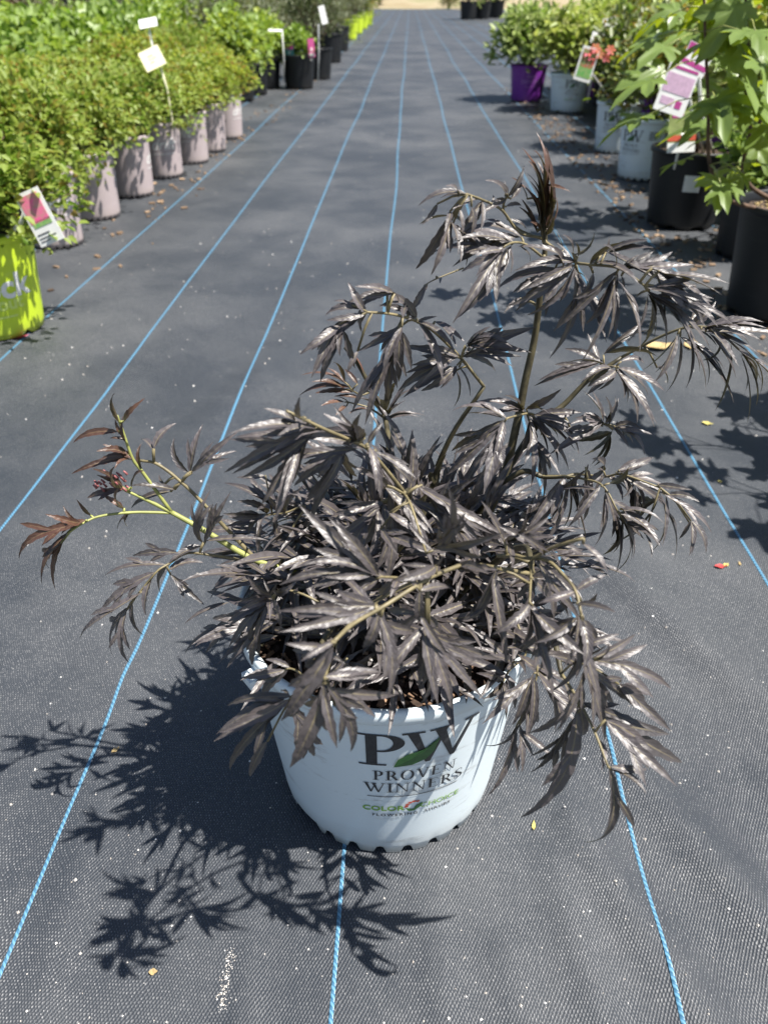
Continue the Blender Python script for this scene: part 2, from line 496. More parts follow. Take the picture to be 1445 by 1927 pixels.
xs = axis([(-9, -1.2, 0.6), (-1.2, -0.6, 0.06), (-0.6, 0.75, 0.012), (0.75, 1.4, 0.06), (1.4, 9, 0.6)])
ys = axis([(-3, 0, 0.5), (0, 0.15, 0.03), (0.15, 1.1, 0.012), (1.1, 2.5, 0.05), (2.5, 8, 0.25), (8, 43, 1.0)])
mb = MB()
vs = [(x, y, cz(x, y)) for y in ys for x in xs]
nx = len(xs)
fs = [(j * nx + i, j * nx + i + 1, (j + 1) * nx + i + 1, (j + 1) * nx + i) for j in range(len(ys) - 1) for i in range(nx - 1)]
mb.add(vs, fs)
cloth = mb.build('ground_cloth', M['cloth'])
tag(cloth, 'black woven weed barrier cloth with blue marker threads', kind='structure')

g = MB()
gx = axis([(-150, -20, 13), (-20, 20, 4), (20, 150, 13)])
gy = axis([(-60, 40, 10), (40, 60, 2), (60, 200, 14)])


def gz(x, y):
    t = min(1, max(0, (y - 46) / 12))
    return -0.03 + 1.5 * t * t * (3 - 2 * t) + (0.25 * noise.noise(Vector((x * .2, y * .2, 0))) * t)


g.add([(x, y, gz(x, y)) for y in gy for x in gx],
      [(j * len(gx) + i, j * len(gx) + i + 1, (j + 1) * len(gx) + i + 1, (j + 1) * len(gx) + i)
       for j in range(len(gy) - 1) for i in range(len(gx) - 1)])
tag(g.build('ground', M['ground']), 'dry grass ground beyond the cloth', kind='structure')

# blue marker threads, one every foot across the roll
rnd = random.Random(4)
LINE0 = G(722, 620).x
for k in range(-5, 7):
    x0 = LINE0 + 0.305 * k
    ph = rnd.random() * 6
    yy = axis([(-0.6, 0.15, 0.05), (0.15, 1.3, 0.02), (1.3, 3, 0.08), (3, 12, 0.35), (12, 42.5, 1.2)])
    s = MB()
    vv, uu, ff = [], [], []
    for y in yy:
        xc = x0 + 0.003 * math.sin(y * 1.1 + ph) + 0.0012 * math.sin(y * 4.1 + 2 * ph) + 0.012 * (noise.noise(Vector((k * 7.3, y * 0.7, 1))))
        hw = 0.0019 + 0.0008 * min(1, max(0, (y - 0.5) / 1.0)) + 0.0002 * min(6, max(0, y - 2))
        for u, hh in ((-1, 0.0006), (0, 0.0017), (1, 0.0006)):
            xx = xc + u * hw
            vv.append((xx, y, cz(xx, y) + hh))
            uu.append((u * .5 + .5, y))
    for i in range(len(yy) - 1):
        for j in range(2):
            ff.append((i * 3 + j, i * 3 + j + 1, i * 3 + j + 4, i * 3 + j + 3))
    s.add(vv, ff, uu)
    s.build('marker_thread', M['stripe'], cloth)

# ------------------------------------------------------------------ lettering
def ell(cx, cy, rx, ry, a0, a1, n=22):
    return [(cx + rx * math.cos(R(a0 + (a1 - a0) * i / n)), cy + ry * math.sin(R(a0 + (a1 - a0) * i / n))) for i in range(n + 1)]


def rect(x0, y0, x1, y1): return [(x0, y0), (x1, y0), (x1, y1), (x0, y1)]


def ring(cx, cy, rx, ry, ix, iy):
    a = ell(cx, cy, rx, ry, 90, -90) + ell(cx, cy, ix, iy, -90, 90)
    b = ell(cx, cy, rx, ry, 90, 270) + ell(cx, cy, ix, iy, 270, 90)
    return [a, b]


def ribbon(pts, ws):
    pts = [Vector((x, y, 0)) for x, y in pts]
    sp = spline(pts, 6)
    l, r = [], []
    for i, p in enumerate(sp):
        t = (sp[min(i + 1, len(sp) - 1)] - sp[max(i - 1, 0)]).normalized()
        q = i / (len(sp) - 1) * (len(ws) - 1)
        a = min(int(q), len(ws) - 2)
        w_ = (ws[a] * (1 - (q - a)) + ws[a + 1] * (q - a)) / 2
        l.append((p.x - t.y * w_, p.y + t.x * w_)); r.append((p.x + t.y * w_, p.y - t.x * w_))
    return l + r[::-1]


def glyph(c):
    """serif capital as polygons, cap height 1; returns polygons and advance"""
    s = 0.045
    if c in 'PR':
        g = [rect(.14, s, .31, 1 - s), rect(0, 1 - s, .34, 1), rect(.02, 0, .45, s),
             [(.31, 1)] + ell(.36, .725, .36, .275, 90, -90) + [(.31, .45)] + [(.31, .495)] + ell(.36, .725, .19, .23, -90, 90) + [(.31, .955)]]
        if c == 'R':
            g += [[(.40, .46), (.56, .50), (.88, .04), (.70, .04)], rect(.66, 0, .98, s)]
            return g, 1.0
        return g, .80
    if c == 'O': return ring(.47, .5, .46, .52, .30, .475), .99
    if c == 'V':
        return [[(.10, 1 - s), (.30, 1 - s), (.56, -.01), (.47, -.01)], [(.51, .12), (.56, -.01), (.85, 1 - s), (.79, 1 - s)],
                rect(0, 1 - s, .42, 1), rect(.66, 1 - s, .98, 1)], .98
    if c == 'W':
        a, _ = glyph('V')
        return [a[0], a[1], a[2], rect(.50, 1 - s, .92, 1), [(.60, 1 - s), (.80, 1 - s), (1.06, -.01), (.97, -.01)],
                [(1.01, .12), (1.06, -.01), (1.38, 1 - s), (1.32, 1 - s)], rect(1.18, 1 - s, 1.5, 1)], 1.5
    if c == 'E':
        return [rect(.13, s, .30, 1 - s), rect(0, 1 - s, .70, 1), rect(0, 0, .74, s), rect(.30, .49, .56, .49 + s),
                [(.66, 1 - s), (.70, 1 - s), (.70, .78)], [(.70, s), (.74, s), (.77, .25)], rect(.53, .40, .56, .62)], .82
    if c == 'N':
        return [rect(.15, s, .21, .9), [(.12, 1 - s), (.30, 1 - s), (.88, 0), (.80, 0)], rect(.82, .08, .88, 1 - s), rect(0, 1 - s, .28, 1),
                rect(.02, 0, .36, s), rect(.68, 1 - s, 1.02, 1)], 1.04
    if c == 'I': return [rect(.14, s, .31, 1 - s), rect(0, 1 - s, .45, 1), rect(0, 0, .45, s)], .47
    if c == 'S':
        return [ribbon([(.56, .80), (.50, .95), (.33, .98), (.14, .90), (.10, .74), (.25, .59), (.45, .46), (.58, .30), (.52, .10), (.32, .02), (.13, .05), (.05, .22)],
                       [.03, .05, .06, .1, .14, .17, .17, .14, .1, .06, .05, .03]), rect(.545, .72, .57, .98), rect(.04, .0, .065, .28)], .66
    return [], .4


def serif(text, size, track=0.04, wscale=1.0):
    polys, x = [], 0
    for c in text:
        gl, adv = glyph(c)
        polys += [[((px + x) * size * wscale, py * size) for px, py in p] for p in gl]
        x += adv + track
    wd = (x - track) * size * wscale
    return [[(px - wd / 2, py) for px, py in p] for p in polys]


def sans(text, size, shear=0.0, bold=0.0, space=1.0, align='CENTER'):
    """triangulated flat text of the built-in face: list of triangles"""
    cu = bpy.data.curves.new('text', 'FONT')
    cu.body = text; cu.size = size; cu.align_x = align; cu.shear = shear; cu.offset = bold; cu.space_character = space
    cu.resolution_u = 3
    ob = bpy.data.objects.new('text', cu)
    COL.objects.link(ob)
    dg = bpy.context.evaluated_depsgraph_get()
    dg.update()
    me = ob.evaluated_get(dg).to_mesh()
    vs = [v.co.copy() for v in me.vertices]
    out = [[(vs[i].x, vs[i].y) for i in p.vertices] for p in me.polygons]
    bpy.data.objects.remove(ob, do_unlink=True)
    bpy.data.curves.remove(cu)
    return out


def wrap(name, polys, rfun, zoff, th0, mat, lift=0.0007, step=0.004, layer=True):
    """flat print bent onto a conical pot wall: x runs round the wall, y up it"""
    bm = bmesh.new()
    for i, p in enumerate(polys):
        z = i * 0.00003 if layer else 0
        try: bm.faces.new([bm.verts.new((x, y, z)) for x, y in p])
        except ValueError: pass
    bmesh.ops.triangulate(bm, faces=bm.faces[:])
    xs_ = [v.co.x for v in bm.verts]
    x = math.floor(min(xs_) / step) * step
    while x < max(xs_):
        bmesh.ops.bisect_plane(bm, geom=bm.verts[:] + bm.edges[:] + bm.faces[:], plane_co=(x, 0, 0), plane_no=(1, 0, 0), dist=1e-6)
        x += step
    for v in bm.verts:
        z = zoff + v.co.y
        r = rfun(z)
        th = -math.pi / 2 + th0 + v.co.x / rfun(zoff)
        rr = r + lift + v.co.z
        v.co = Vector((rr * math.cos(th), rr * math.sin(th), z))
    bmesh.ops.recalc_face_normals(bm, faces=bm.faces[:])
    me = bpy.data.meshes.new(name)
    bm.to_mesh(me); bm.free()
    me.materials.append(mat)
    return me


# ------------------------------------------------------------------ pots
def pot_meshes(rb, rt, h, mat, notch=26, ndepth=0.012, seg=None, lip=0.006, wide=()):
    """wall, rim and floor of a nursery pot; wide: (angle, width) of the big drain cuts"""
    seg = seg or max(notch * 8, 48)
    lip_h = 0.018

    def bot(th):
        z = 0.0
        q = (th / (2 * math.pi) * notch) % 1
        inwide = False
        for a, wd in wide:
            d = abs((th - a + math.pi) % (2 * math.pi) - math.pi)
            if d < wd:
                inwide = True
                z = max(z, 0.012 * min(1, (wd - d) / (wd * 0.25)))
        if notch and not inwide and q < 0.5:
            z = ndepth * max(0, 1 - abs(q / 0.25 - 1) ** 3)
        return z
    rf = lambda z: rb + (rt - rb) * min(max(z / h, 0), 1)
    zs = [None, 0.016, 0.03, h * .35, h * .65, h - lip_h - 0.004, h - lip_h]
    w_ = MB()
    for inner in (0, 1):
        off = -0.0022 if inner else 0.0
        vs = []
        for zz in zs:
            for k in range(seg):
                th = 2 * math.pi * k / seg
                z = bot(th) if zz is None else zz
                r = rf(z) + off
                if zz is None: r -= 0.001
                vs.append((r * math.cos(th), r * math.sin(th), z))
        fs = []
        for j in range(len(zs) - 1):
            for k in range(seg):
                q = (j * seg + k, j * seg + (k + 1) % seg, (j + 1) * seg + (k + 1) % seg, (j + 1) * seg + k)
                fs.append(q[::-1] if inner else q)
        w_.add(vs, fs)
    n0 = len(zs) * seg
    w_.f += [(k, n0 + k, n0 + (k + 1) % seg, (k + 1) % seg) for k in range(seg)]
    wall = w_.mesh('wall', mat)
    # rolled rim
    r_ = MB()
    prof = [(rf(h - lip_h) - .0022, h - lip_h - .001), (rf(h - lip_h) + lip * .55, h - lip_h - .0005), (rt + lip * .9, h - lip_h + .003),
            (rt + lip, h - .007), (rt + lip * .85, h - .002), (rt + lip * .35, h), (rt - .001, h - .001), (rt - .003, h - .004), (rf(h - lip_h) - .0035, h - lip_h - .02)]
    vs, fs = [], []
    s2 = max(48, seg // 3)
    for j, (r, z) in enumerate(prof):
        for k in range(s2):
            th = 2 * math.pi * k / s2
            vs.append((r * math.cos(th), r * math.sin(th), z))
    for j in range(len(prof) - 1):
        for k in range(s2):
            fs.append((j * s2 + k, j * s2 + (k + 1) % s2, (j + 1) * s2 + (k + 1) % s2, (j + 1) * s2 + k))
    r_.add(vs, fs)
    rim = r_.mesh('rim', mat)
    # floor plate
    f_ = MB()
    rr = rf(0.014) - 0.002
    vs = [(rr * math.cos(2 * math.pi * k / 40), rr * math.sin(2 * math.pi * k / 40), 0.014) for k in range(40)]
    f_.add(vs, [tuple(range(40))])
    floor = f_.mesh('floor_plate', mat, False)
    # soil
    s_ = MB()
    rs = rf(h - 0.03) - 0.004
    vs = [(0, 0, h - 0.022)]
    rg = 7
    for j in range(1, rg + 1):
        for k in range(28):
            th = 2 * math.pi * k / 28
            r = rs * j / rg
            z = h - 0.024 + 0.006 * noise.noise(Vector((r * math.cos(th) * 30, r * math.sin(th) * 30, rb * 100)))
            vs.append((r * math.cos(th), r * math.sin(th), z))
    fs = [(0, 1 + k, 1 + (k + 1) % 28) for k in range(28)]
    for j in range(rg - 1):
        for k in range(28):
            fs.append((1 + j * 28 + k, 1 + (j + 1) * 28 + k, 1 + (j + 1) * 28 + (k + 1) % 28, 1 + j * 28 + (k + 1) % 28))
    s_.add(vs, fs)
    soil = s_.mesh('soil', M['soil'])
    return dict(wall=wall, rim=rim, floor_plate=floor, soil=soil), rf


def put_pot(parts, prints, loc, rz, label, group, cat='plant pot', name='nursery_pot', simple=False, scale=1.0):
    e = empty(name, loc, label, cat, group)
    e.rotation_euler = (0, 0, rz)
    e.scale = (scale,) * 3
    for pn, me in parts.items():
        if simple and pn == 'floor_plate': continue
        o = bpy.data.objects.new(pn, me); COL.objects.link(o); o.parent = e
    for pn, me in prints:
        o = bpy.data.objects.new(pn, me); COL.objects.link(o); o.parent = e
    return e


# logo print for the white pots
RB, RT_, PH = 0.116, 0.141, 0.247
rfw = lambda z: RB + (RT_ - RB) * z / PH


def logo_prints(th0, rfun=rfw, k=1.0):
    out = []
    pw = [[(x * k, y * k) for x, y in p] for p in serif('P', .047, 0, 1.22)]
    pw = [[(x - .030 * k, y) for x, y in p] for p in pw]
    ww = [[(x * k + .021 * k, y * k + .001) for x, y in p] for p in serif('W', .047, 0, 1.0)]
    out.append(('printed_monogram', wrap('printed_monogram', pw + ww, rfun, .164 * k, th0, M['ink'])))
    def leafshape(half):
        top = [(-.021, -.002), (-.017, .010), (-.008, .017), (.004, .021), (.014, .027), (.019, .035)]
        low = [(-.021, -.002), (-.004, .000), (.008, .006), (.015, .016), (.019, .035)]
        mid = [(-.021, -.002), (-.006, .009), (.006, .018), (.019, .035)]
        return (top + mid[::-1][1:-1]) if half == 0 else (low + mid[::-1][1:-1])
    for h_, mt in ((0, 'ink_green'), (1, 'ink_green2')):
        out.append(('printed_leaf', wrap('printed_leaf', [[(x * k, y * k) for x, y in leafshape(h_)]], rfun, .164 * k, th0, M[mt], 0.0013)))
    out.append(('printed_words', wrap('printed_words', [[(x * k, y * k + .0) for x, y in p] for p in serif('PROVEN', .0150, .06, .88)], rfun, .1400 * k, th0, M['ink'])))
    out.append(('printed_words', wrap('printed_words', [[(x * k, y * k) for x, y in p] for p in serif('WINNERS', .0150, .06, .92)], rfun, .1195 * k, th0, M['ink'])))
    out.append(('printed_rule', wrap('printed_rule', [rect(-.044 * k, 0, .044 * k, .0009)], rfun,   .1110 * k, th0, M['ink'])))
    out.append(('printed_words', wrap('printed_words', [[(x * k - .0285 * k, y * k) for x, y in p] for p in sans('COLOR', .0112, bold=.0003, space=1.05)], rfun, .0860 * k, th0, M['ink_lime'], layer=False)))
    out.append(('printed_words', wrap('printed_words', [[(x * k + .0275 * k, y * k) for x, y in p] for p in sans('CHOICE', .0112, space=1.0)], rfun, .0860 * k, th0, M['ink_lime'], layer=False)))
    out.append(('printed_words', wrap('printed_words', [[(x * k, y * k) for x, y in p] for p in sans('FLOWERING  SHRUBS', .0062, bold=.0001, space=1.35)], rfun, .0760 * k, th0, M['ink'], layer=False)))
    # flower mark between the words
    dots = []
    for i, a in enumerate((65, 95, 125, 155, 182)):
        cx, cy = .0075 * math.cos(R(a)), .0075 * math.sin(R(a))
        dots.append([(x * k, y * k) for x, y in ell(cx + .001, cy + .006, .0021, .0016, 0, 342, 9)])
    out.append(('printed_mark', wrap('printed_mark', dots, rfun, .0860 * k, th0, M['ink_red'], layer=False)))
    lv = [[(-.008, .004), (-.004, -.003), (.002, -.003), (.004, .001), (-.001, .000)], [(.002, -.002), (.008, .003), (.009, .010), (.003, .006), (.001, .001)]]
    out.append(('printed_mark', wrap('printed_mark', [[(x * k, y * k) for x, y in p] for p in lv], rfun, .0860 * k, th0, M['ink_green'])))
    return out


W_PARTS, W_RF = pot_meshes(RB, RT_, PH, M['pot_white'], 26, 0.0125, wide=((R(-138), 0.19), (R(-20), 0.15), (R(100), 0.2)))
LOGO = logo_prints(0.20)
main_pot = put_pot(W_PARTS, LOGO, POTC, R(1.0), 'white nursery pot printed with a dark monogram, holding the black lacy shrub', None)
# grip tab at the rim
mb = MB()
th = R(218)
box(mb, ((RT_ + .010) * math.cos(th), (RT_ + .010) * math.sin(th), PH - .016), (.014, .016, .009), Matrix.Rotation(th, 3, 'Z'))
o = mb.build('grip_tab', M['pot_white'], None, (0, 0, 0), False); o.parent = main_pot; o.location = (0, 0, 0)
# bark chips on the soil
rnd = random.Random(9)
mb = MB()
for i in range(900):
    a, r = rnd.random() * 2 * math.pi, math.sqrt(rnd.random()) * (RT_ - .012)
    s = rnd.uniform(.5, 1.5)
    rot = Matrix.Rotation(rnd.uniform(0, 6.3), 3, 'Z') @ Matrix.Rotation(rnd.uniform(-.6, .6), 3, 'X') @ Matrix.Rotation(rnd.uniform(-.6, .6), 3, 'Y')
    box(mb, (r * math.cos(a), r * math.sin(a), PH - .022 + rnd.uniform(-.002, .005)), (.0075 * s, .0038 * s * rnd.uniform(.6, 1.3), .003), rot)
o = mb.build('bark_mulch', M['bark'], None, (0, 0, 0), False); o.parent = main_pot; o.location = (0, 0, 0); o['kind'] = 'stuff'

# ------------------------------------------------------------------ the black lacy elder
CROP = {'A': (750, 230, 2.079), 'B': (0, 700, 2.58), 'C': (400, 720, 2.408), 'D': (850, 720, 2.4286), 'E': (500, 480, 2.89),
        'F': (700, 1200, 1.94), 'G': (400, 1150, 2.408)}


def cp(c, x, y, Y):
    ox, oy, s = CROP[c]
    return at(ox + x / s, oy + y / s, Y)


SOILZ = PH - 0.022
HUB = Vector((POTC.x, POTC.y, SOILZ))
shrub = empty('elder_shrub', HUB, 'black purple lacy leaved elder shrub growing in the white monogram pot', 'shrub')
srn = random.Random(21)


def strip(mb, pts, nrm, W, rows_w, fold, rng, teeth=0.11, u_off=0.0):
    """leaf blade along pts: five vertices a row, folded at the midrib, toothed at the edge"""
    n = len(pts)
    vs, uv, fs = [], [], []
    for i, p in enumerate(pts):
        t = (pts[min(i + 1, n - 1)] - pts[max(i - 1, 0)]).normalized()
        sd = t.cross(nrm)
        if sd.length < 1e-5: sd = t.cross(Vector((1, 0, 0)))
        sd.normalize()
        nn = sd.cross(t)
        v = i / (n - 1)
        w_ = W * rows_w(v)
        tooth = (1 + teeth * (1 if i % 2 else -0.6)) if 0 < i < n - 1 else 1
        jit = rng.uniform(.9, 1.1)
        cr = rng.uniform(-.10, .10) * w_
        for k, q in enumerate((-1, -.5, 0, .5, 1)):
            off = sd * (w_ * q * (tooth * jit if abs(q) == 1 else 1)) + nn * (fold * w_ * (abs(q) ** 1.5) + (cr if abs(q) == .5 else 0))
            back = t * (-0.0 if abs(q) < 1 or not (i % 2) else W * .18)
            vs.append(p + off + back)
            uv.append((.5 + q * .5, v))
    for i in range(n - 1):
        for k in range(4):
            a = i * 5 + k
            fs.append((a, a + 1, a + 6, a + 5))
    mb.add(vs, fs, uv)


def lance(v, peak=.38):
    return max(.02, (math.sin(math.pi * min(1, v ** (math.log(.5) / math.log(peak)))) ** .85) + .02 * (1 - v))


def leaflet_into(mb, base, tip, up, width, lobes, arch, bend, rng, rows=13):
    d = tip - base
    Ln = d.length
    dr = d.normalized()
    sd = dr.cross(up)
    if sd.length < .05: sd = dr.cross(Vector((.9, .3, .2)))
    sd.normalize()
    nn = sd.cross(dr).normalized()

    def mid(t):
        b = 4 * t * (1 - t)
        tw = math.sin(t * 5 + bend * 40) * .008
        return base + d * t + nn * (arch * Ln * b * (1.0 + .25 * (t - .5))) + sd * ((bend * b + tw) * Ln)
    pts = [mid(i / (rows - 1)) for i in range(rows)]
    W = Ln * width
    strip(mb, pts, nn, W * .5, lambda v: lance(v), .35 + rng.uniform(-.1, .2), rng)
    for j in range(lobes):
        for sg in (-1, 1):
            if rng.random() < .32: continue
            t0 = .20 + .20 * j + rng.uniform(-.04, .04) + (.07 if sg > 0 else 0)
            ll = Ln * (.38 - .07 * j) * rng.uniform(.7, 1.15)
            b0 = mid(t0)
            ax = (mid(min(1, t0 + .08)) - b0).normalized()
            ang = R(rng.uniform(20, 34))
            sd2 = ax.cross(nn).normalized()
            l0 = ax * math.cos(ang) + sd2 * (math.sin(ang) * sg)
            dn = nn * rng.uniform(-.22, .06)
            lp = []
            for i in range(8):
                t = i / 7
                lp.append(b0 + l0 * (ll * t) + ax * (ll * .16 * t * t) + dn * (ll * t * t) + nn * (arch * ll * 2 * t * (1 - t)))
            strip(mb, lp, nn, W * rng.uniform(.32, .42), lambda v: lance(v, .45), .25, rng, .12)


NLF = [0]
EXTRA = []


def leaflet(leaf, base, tip, width=None, lobes=None, arch=None, bend=None, mat='elder', rows=13, up=None):
    rng = random.Random(1000 + NLF[0])
    NLF[0] += 1
    c = (base + tip) / 2
    outw = Vector((c.x - HUB.x, c.y - HUB.y - .02, 0))
    if outw.length > 1e-4: outw.normalize()
    d = (tip - base).normalized()
    if up is None:
        up = Vector((.22, -.40, .80)) + outw * (.15 + .35 * abs(d.z)) + Vector((rng.uniform(-1, 1), rng.uniform(-1, 1), rng.uniform(-1, 1))) * .38
    Ln = (tip - base).length
    width = width or min(.185, max(.092, .0062 / Ln)) * rng.uniform(.85, 1.15)
    if Ln < .03: width *= 1.1
    if lobes is None: lobes = (1 if rng.random() < .8 else 2) if Ln > .055 else (1 if Ln > .036 and rng.random() < .5 else 0)
    arch = rng.uniform(.06, .17) if arch is None else arch
    bend = rng.uniform(-.09, .09) if bend is None else bend
    for q in range(3 if base.x > -.155 and mat == 'elder' else 0):
        if Ln > .026 and rng.random() < .68 and not (base.y < .40 and tip.z < .32):
            sw = Vector((rng.uniform(-1, 1), rng.uniform(-1, 1), rng.uniform(-1, .5))) * (.62 * Ln)
            bb = base + (tip - base) * rng.uniform(0, .1)
            EXTRA.append((bb, bb + (tip - base) * rng.uniform(.5, .85) + sw, up + Vector((rng.uniform(-.3, .3), rng.uniform(-.3, .3), 0)), min(.18, max(.10, .0060 / Ln))))
    mb = MB()
    leaflet_into(mb, Vector((0, 0, 0)), tip - base, up, width, lobes, arch, bend, rng, rows)
    return mb.build('leaflet', M[mat], leaf, base)


# stems: (material, r0, r1, points)
def PX(x, y, Y): return at(x, y, Y)


MAIN = [HUB + Vector((.055, .02, 0)), PX(935, 930, .585), cp('A', 460, 1185, .59), cp('A', 495, 1010, .595), cp('A', 530, 850, .60), cp('A', 550, 700, .60), cp('A', 566, 560, .60), cp('A', 572, 450, .60), cp('A', 552, 330, .60)]
LBASE = cp('B', 1250, 917, .53)
STEMS = [
    ('stem_dark', .0048, .0020, MAIN),
    ('stem_lime', .0042, .0026, [HUB + Vector((-.03, .01, 0)), PX(600, 1090, .545), LBASE, cp('B', 980, 762, .53), cp('B', 835, 682, .53)]),
    ('stem_dark', .0040, .0022, [HUB + Vector((-.02, .03, 0)), PX(730, 900, .63), cp('E', 650, 890, .70), cp('E', 580, 740, .71), cp('E', 500, 590, .715), cp('E', 430, 500, .72)]),
    ('stem_dark', .0042, .0024, [HUB + Vector((.04, -.01, 0)), PX(930, 1060, .50), PX(985, 1030, .45), PX(1000, 1060, .40)]),
    ('stem_dark', .0040, .0022, [HUB + Vector((.03, .0, 0)), PX(905, 960, .57), PX(975, 890, .565), cp('D', 420, 430, .56), cp('D', 520, 430, .555)]),
    ('stem_dark', .0038, .0020, [PX(945, 900, .585), PX(1010, 800, .60), cp('A', 640, 1110, .61), cp('A', 740, 1010, .615), cp('A', 870, 920, .62)]),
    ('stem_dark', .0038, .0022, [HUB + Vector((-.01, .0, 0)), PX(760, 1010, .52), PX(770, 930, .48), cp('C', 870, 500, .45)]),
    ('stem_dark', .0036, .0022, [HUB + Vector((.0, .02, 0)), PX(830, 860, .60), cp('E', 1185, 715, .60)]),
    ('stem_dark', .0038, .0022, [HUB + Vector((.06, -.03, 0)), PX(985, 1150, .47), PX(1035, 1190, .40), cp('F', 690, 130, .365)]),
    ('stem_dark', .0034, .0020, [HUB + Vector((-.06, -.04, 0)), PX(640, 1160, .46), PX(600, 1220, .41), cp('G', 430, 310, .37)]),
    ('stem_dark', .0036, .0020, [HUB + Vector((.0, -.02, 0)), PX(760, 1110, .50), PX(740, 1090, .46), cp('C', 920, 900, .40)]),
]
SAMPLES = []
for mt, r0, r1, pts in STEMS:
    sp = spline(pts, 6)
    mb = MB()
    o0 = sp[0]
    tube(mb, [p - o0 for p in sp], r0 * .85, r1 * .8, 8)
    mb.build('stem', M[mt], shrub, o0)
    SAMPLES += sp


def leaf(c, Y0, Y1, rachis, lfs, mat='elder', rmat='rachis', r=.0015, attach=True, lobes=None, tipdy=None, width=None, rows=13):
    """compound leaf: a rachis (photo crop coordinates, depth Y0 to Y1) and its leaflets (base x, y, tip x, y [, tip dY])"""
    pts = []
    for i, (x, y) in enumerate(rachis):
        pts.append(cp(c, x, y, Y0 + (Y1 - Y0) * i / max(1, len(rachis) - 1)))
    rp2 = list(rachis)
    if attach:
        q = min(SAMPLES, key=lambda s: (s - pts[0]).length + (0.15 * max(0, s.z - pts[0].z)))
        if (q - pts[0]).length > .004:
            pts = [q, q.lerp(pts[0], .55) + Vector((0, 0, .10 * (q - pts[0]).length))] + pts
    sp = spline(pts, 5)
    mb = MB()
    tube(mb, [p - sp[0] for p in sp], r * .82, r * .5, 6)
    lf = mb.build('leaf', M[rmat], shrub, sp[0])
    for e in lfs:
        x0, y0, x1, y1 = e[:4]
        # depth at the leaflet's base: that of the nearest rachis point
        best = min(range(len(rp2)), key=lambda i: (rp2[i][0] - x0) ** 2 + (rp2[i][1] - y0) ** 2)
        Yb = Y0 + (Y1 - Y0) * best / max(1, len(rp2) - 1)
        dy = e[4] if len(e) > 4 else srn.uniform(-.022, .012) + (tipdy or 0)
        lb = cp(c, x0, y0, Yb)
        near = min(sp, key=lambda s: (s - lb).length)
        dd = (near - lb).length
        if dd > .0015:                        # short stalk back to the rachis
            st = MB()
            tube(st, [near - lb, (near - lb) * .5 + Vector((0, 0, .08 * dd)), Vector((0, 0, 0))], r * .6, r * .5, 5)
            st.build('leaf_stalk', M[rmat], lf, lb)
        leaflet(lf, lb, cp(c, x1, y1, Yb + dy), mat=mat, lobes=lobes, width=width, rows=rows)
    return lf


# top spike of young leaves
leaf('A', .60, .60, [(566, 470), (556, 380), (548, 280)], [
    (556, 420, 482, 98), (548, 330, 536, 38), (566, 420, 575, 93), (550, 400, 476, 238), (545, 380, 500, 200), (572, 420, 613, 288), (555, 400, 541, 150),
    (560, 380, 585, 200), (560, 430, 520, 300), (570, 250, 672, 272), (500, 300, 440, 215), (566, 440, 590, 330), (540, 430, 480, 300), (548, 300, 528, 110),
    (558, 440, 548, 250), (570, 430, 560, 160), (545, 420, 498, 260), (575, 440, 600, 360), (562, 400, 570, 210), (545, 300, 505, 150), (552, 310, 572, 130), (540, 420, 470, 330), (572, 380, 606, 300), (550, 360, 512, 230), (560, 350, 580, 170), (555, 440, 515, 390), (568, 450, 590, 400)], mat='elder_young', lobes=0, width=.15, tipdy=.0, attach=False)
leaf('A', .60, .555, [(552, 450), (470, 430), (405, 345), (330, 305), (270, 282)], [
    (270, 282, 75, 328), (230, 290, 182, 248), (210, 360, 68, 575), (205, 385, 128, 600), (210, 400, 262, 565), (240, 340, 250, 445), (285, 330, 275, 455),
    (150, 320, 90, 400), (330, 305, 245, 440), (300, 300, 210, 340), (200, 350, 180, 430), (365, 320, 370, 285)])
leaf('A', .60, .58, [(560, 455), (470, 420), (410, 345), (425, 280)], [(420, 300, 337, 228), (430, 290, 490, 170), (425, 290, 400, 232), (440, 300, 475, 225), (420, 330, 480, 330), (425, 380, 500, 420)])
leaf('A', .595, .54, [(566, 530), (500, 480), (450, 470), (415, 485)], [
    (450, 470, 205, 460), (480, 450, 250, 436), (420, 485, 245, 585), (405, 500, 228, 770), (440, 480, 345, 640), (480, 490, 512, 545), (405, 500, 300, 520), (420, 490, 395, 590)])
leaf('A', .595, .52, [(575, 470), (640, 515), (690, 548), (745, 557), (862, 572), (962, 640)], [
    (690, 545, 462, 485), (690, 515, 765, 430), (680, 510, 640, 440), (700, 525, 690, 470), (690, 560, 500, 755), (690, 570, 590, 925, -.02),
    (640, 585, 370, 670), (600, 600, 445, 670), (745, 557, 880, 470), (810, 510, 975, 462), (790, 520, 820, 446), (870, 570, 1070, 505),
    (900, 565, 1155, 555), (858, 580, 705, 955, -.03), (845, 600, 730, 790), (870, 600, 876, 670), (990, 570, 1195, 715), (965, 645, 1250, 800),
    (975, 660, 1180, 955, -.02), (970, 660, 1040, 890), (1000, 640, 1160, 610), (1020, 580, 1230, 740), (700, 590, 735, 640), (640, 580, 590, 480),
    (760, 590, 700, 710), (980, 660, 1165, 870), (850, 560, 800, 480), (640, 500, 600, 412)], r=.0017)
leaf('A', .61, .60, [(500, 700), (470, 690)], [(480, 690, 412, 748)], attach=True)
leaf('A', .62, .58, [(870, 920), (1010, 845), (1120, 803), (1200, 800)], [
    (1200, 800, 1438, 805), (1150, 805, 1420, 915), (1130, 800, 1240, 700), (1260, 850, 1188, 930), (1290, 850, 1412, 1060), (1330, 890, 1395, 1110),
    (1090, 830, 1000, 980), (1010, 960, 1050, 1022), (1100, 840, 1200, 1050), (1140, 850, 1205, 1030), (1180, 810, 1330, 760), (1200, 820, 1370, 870)], r=.0017)
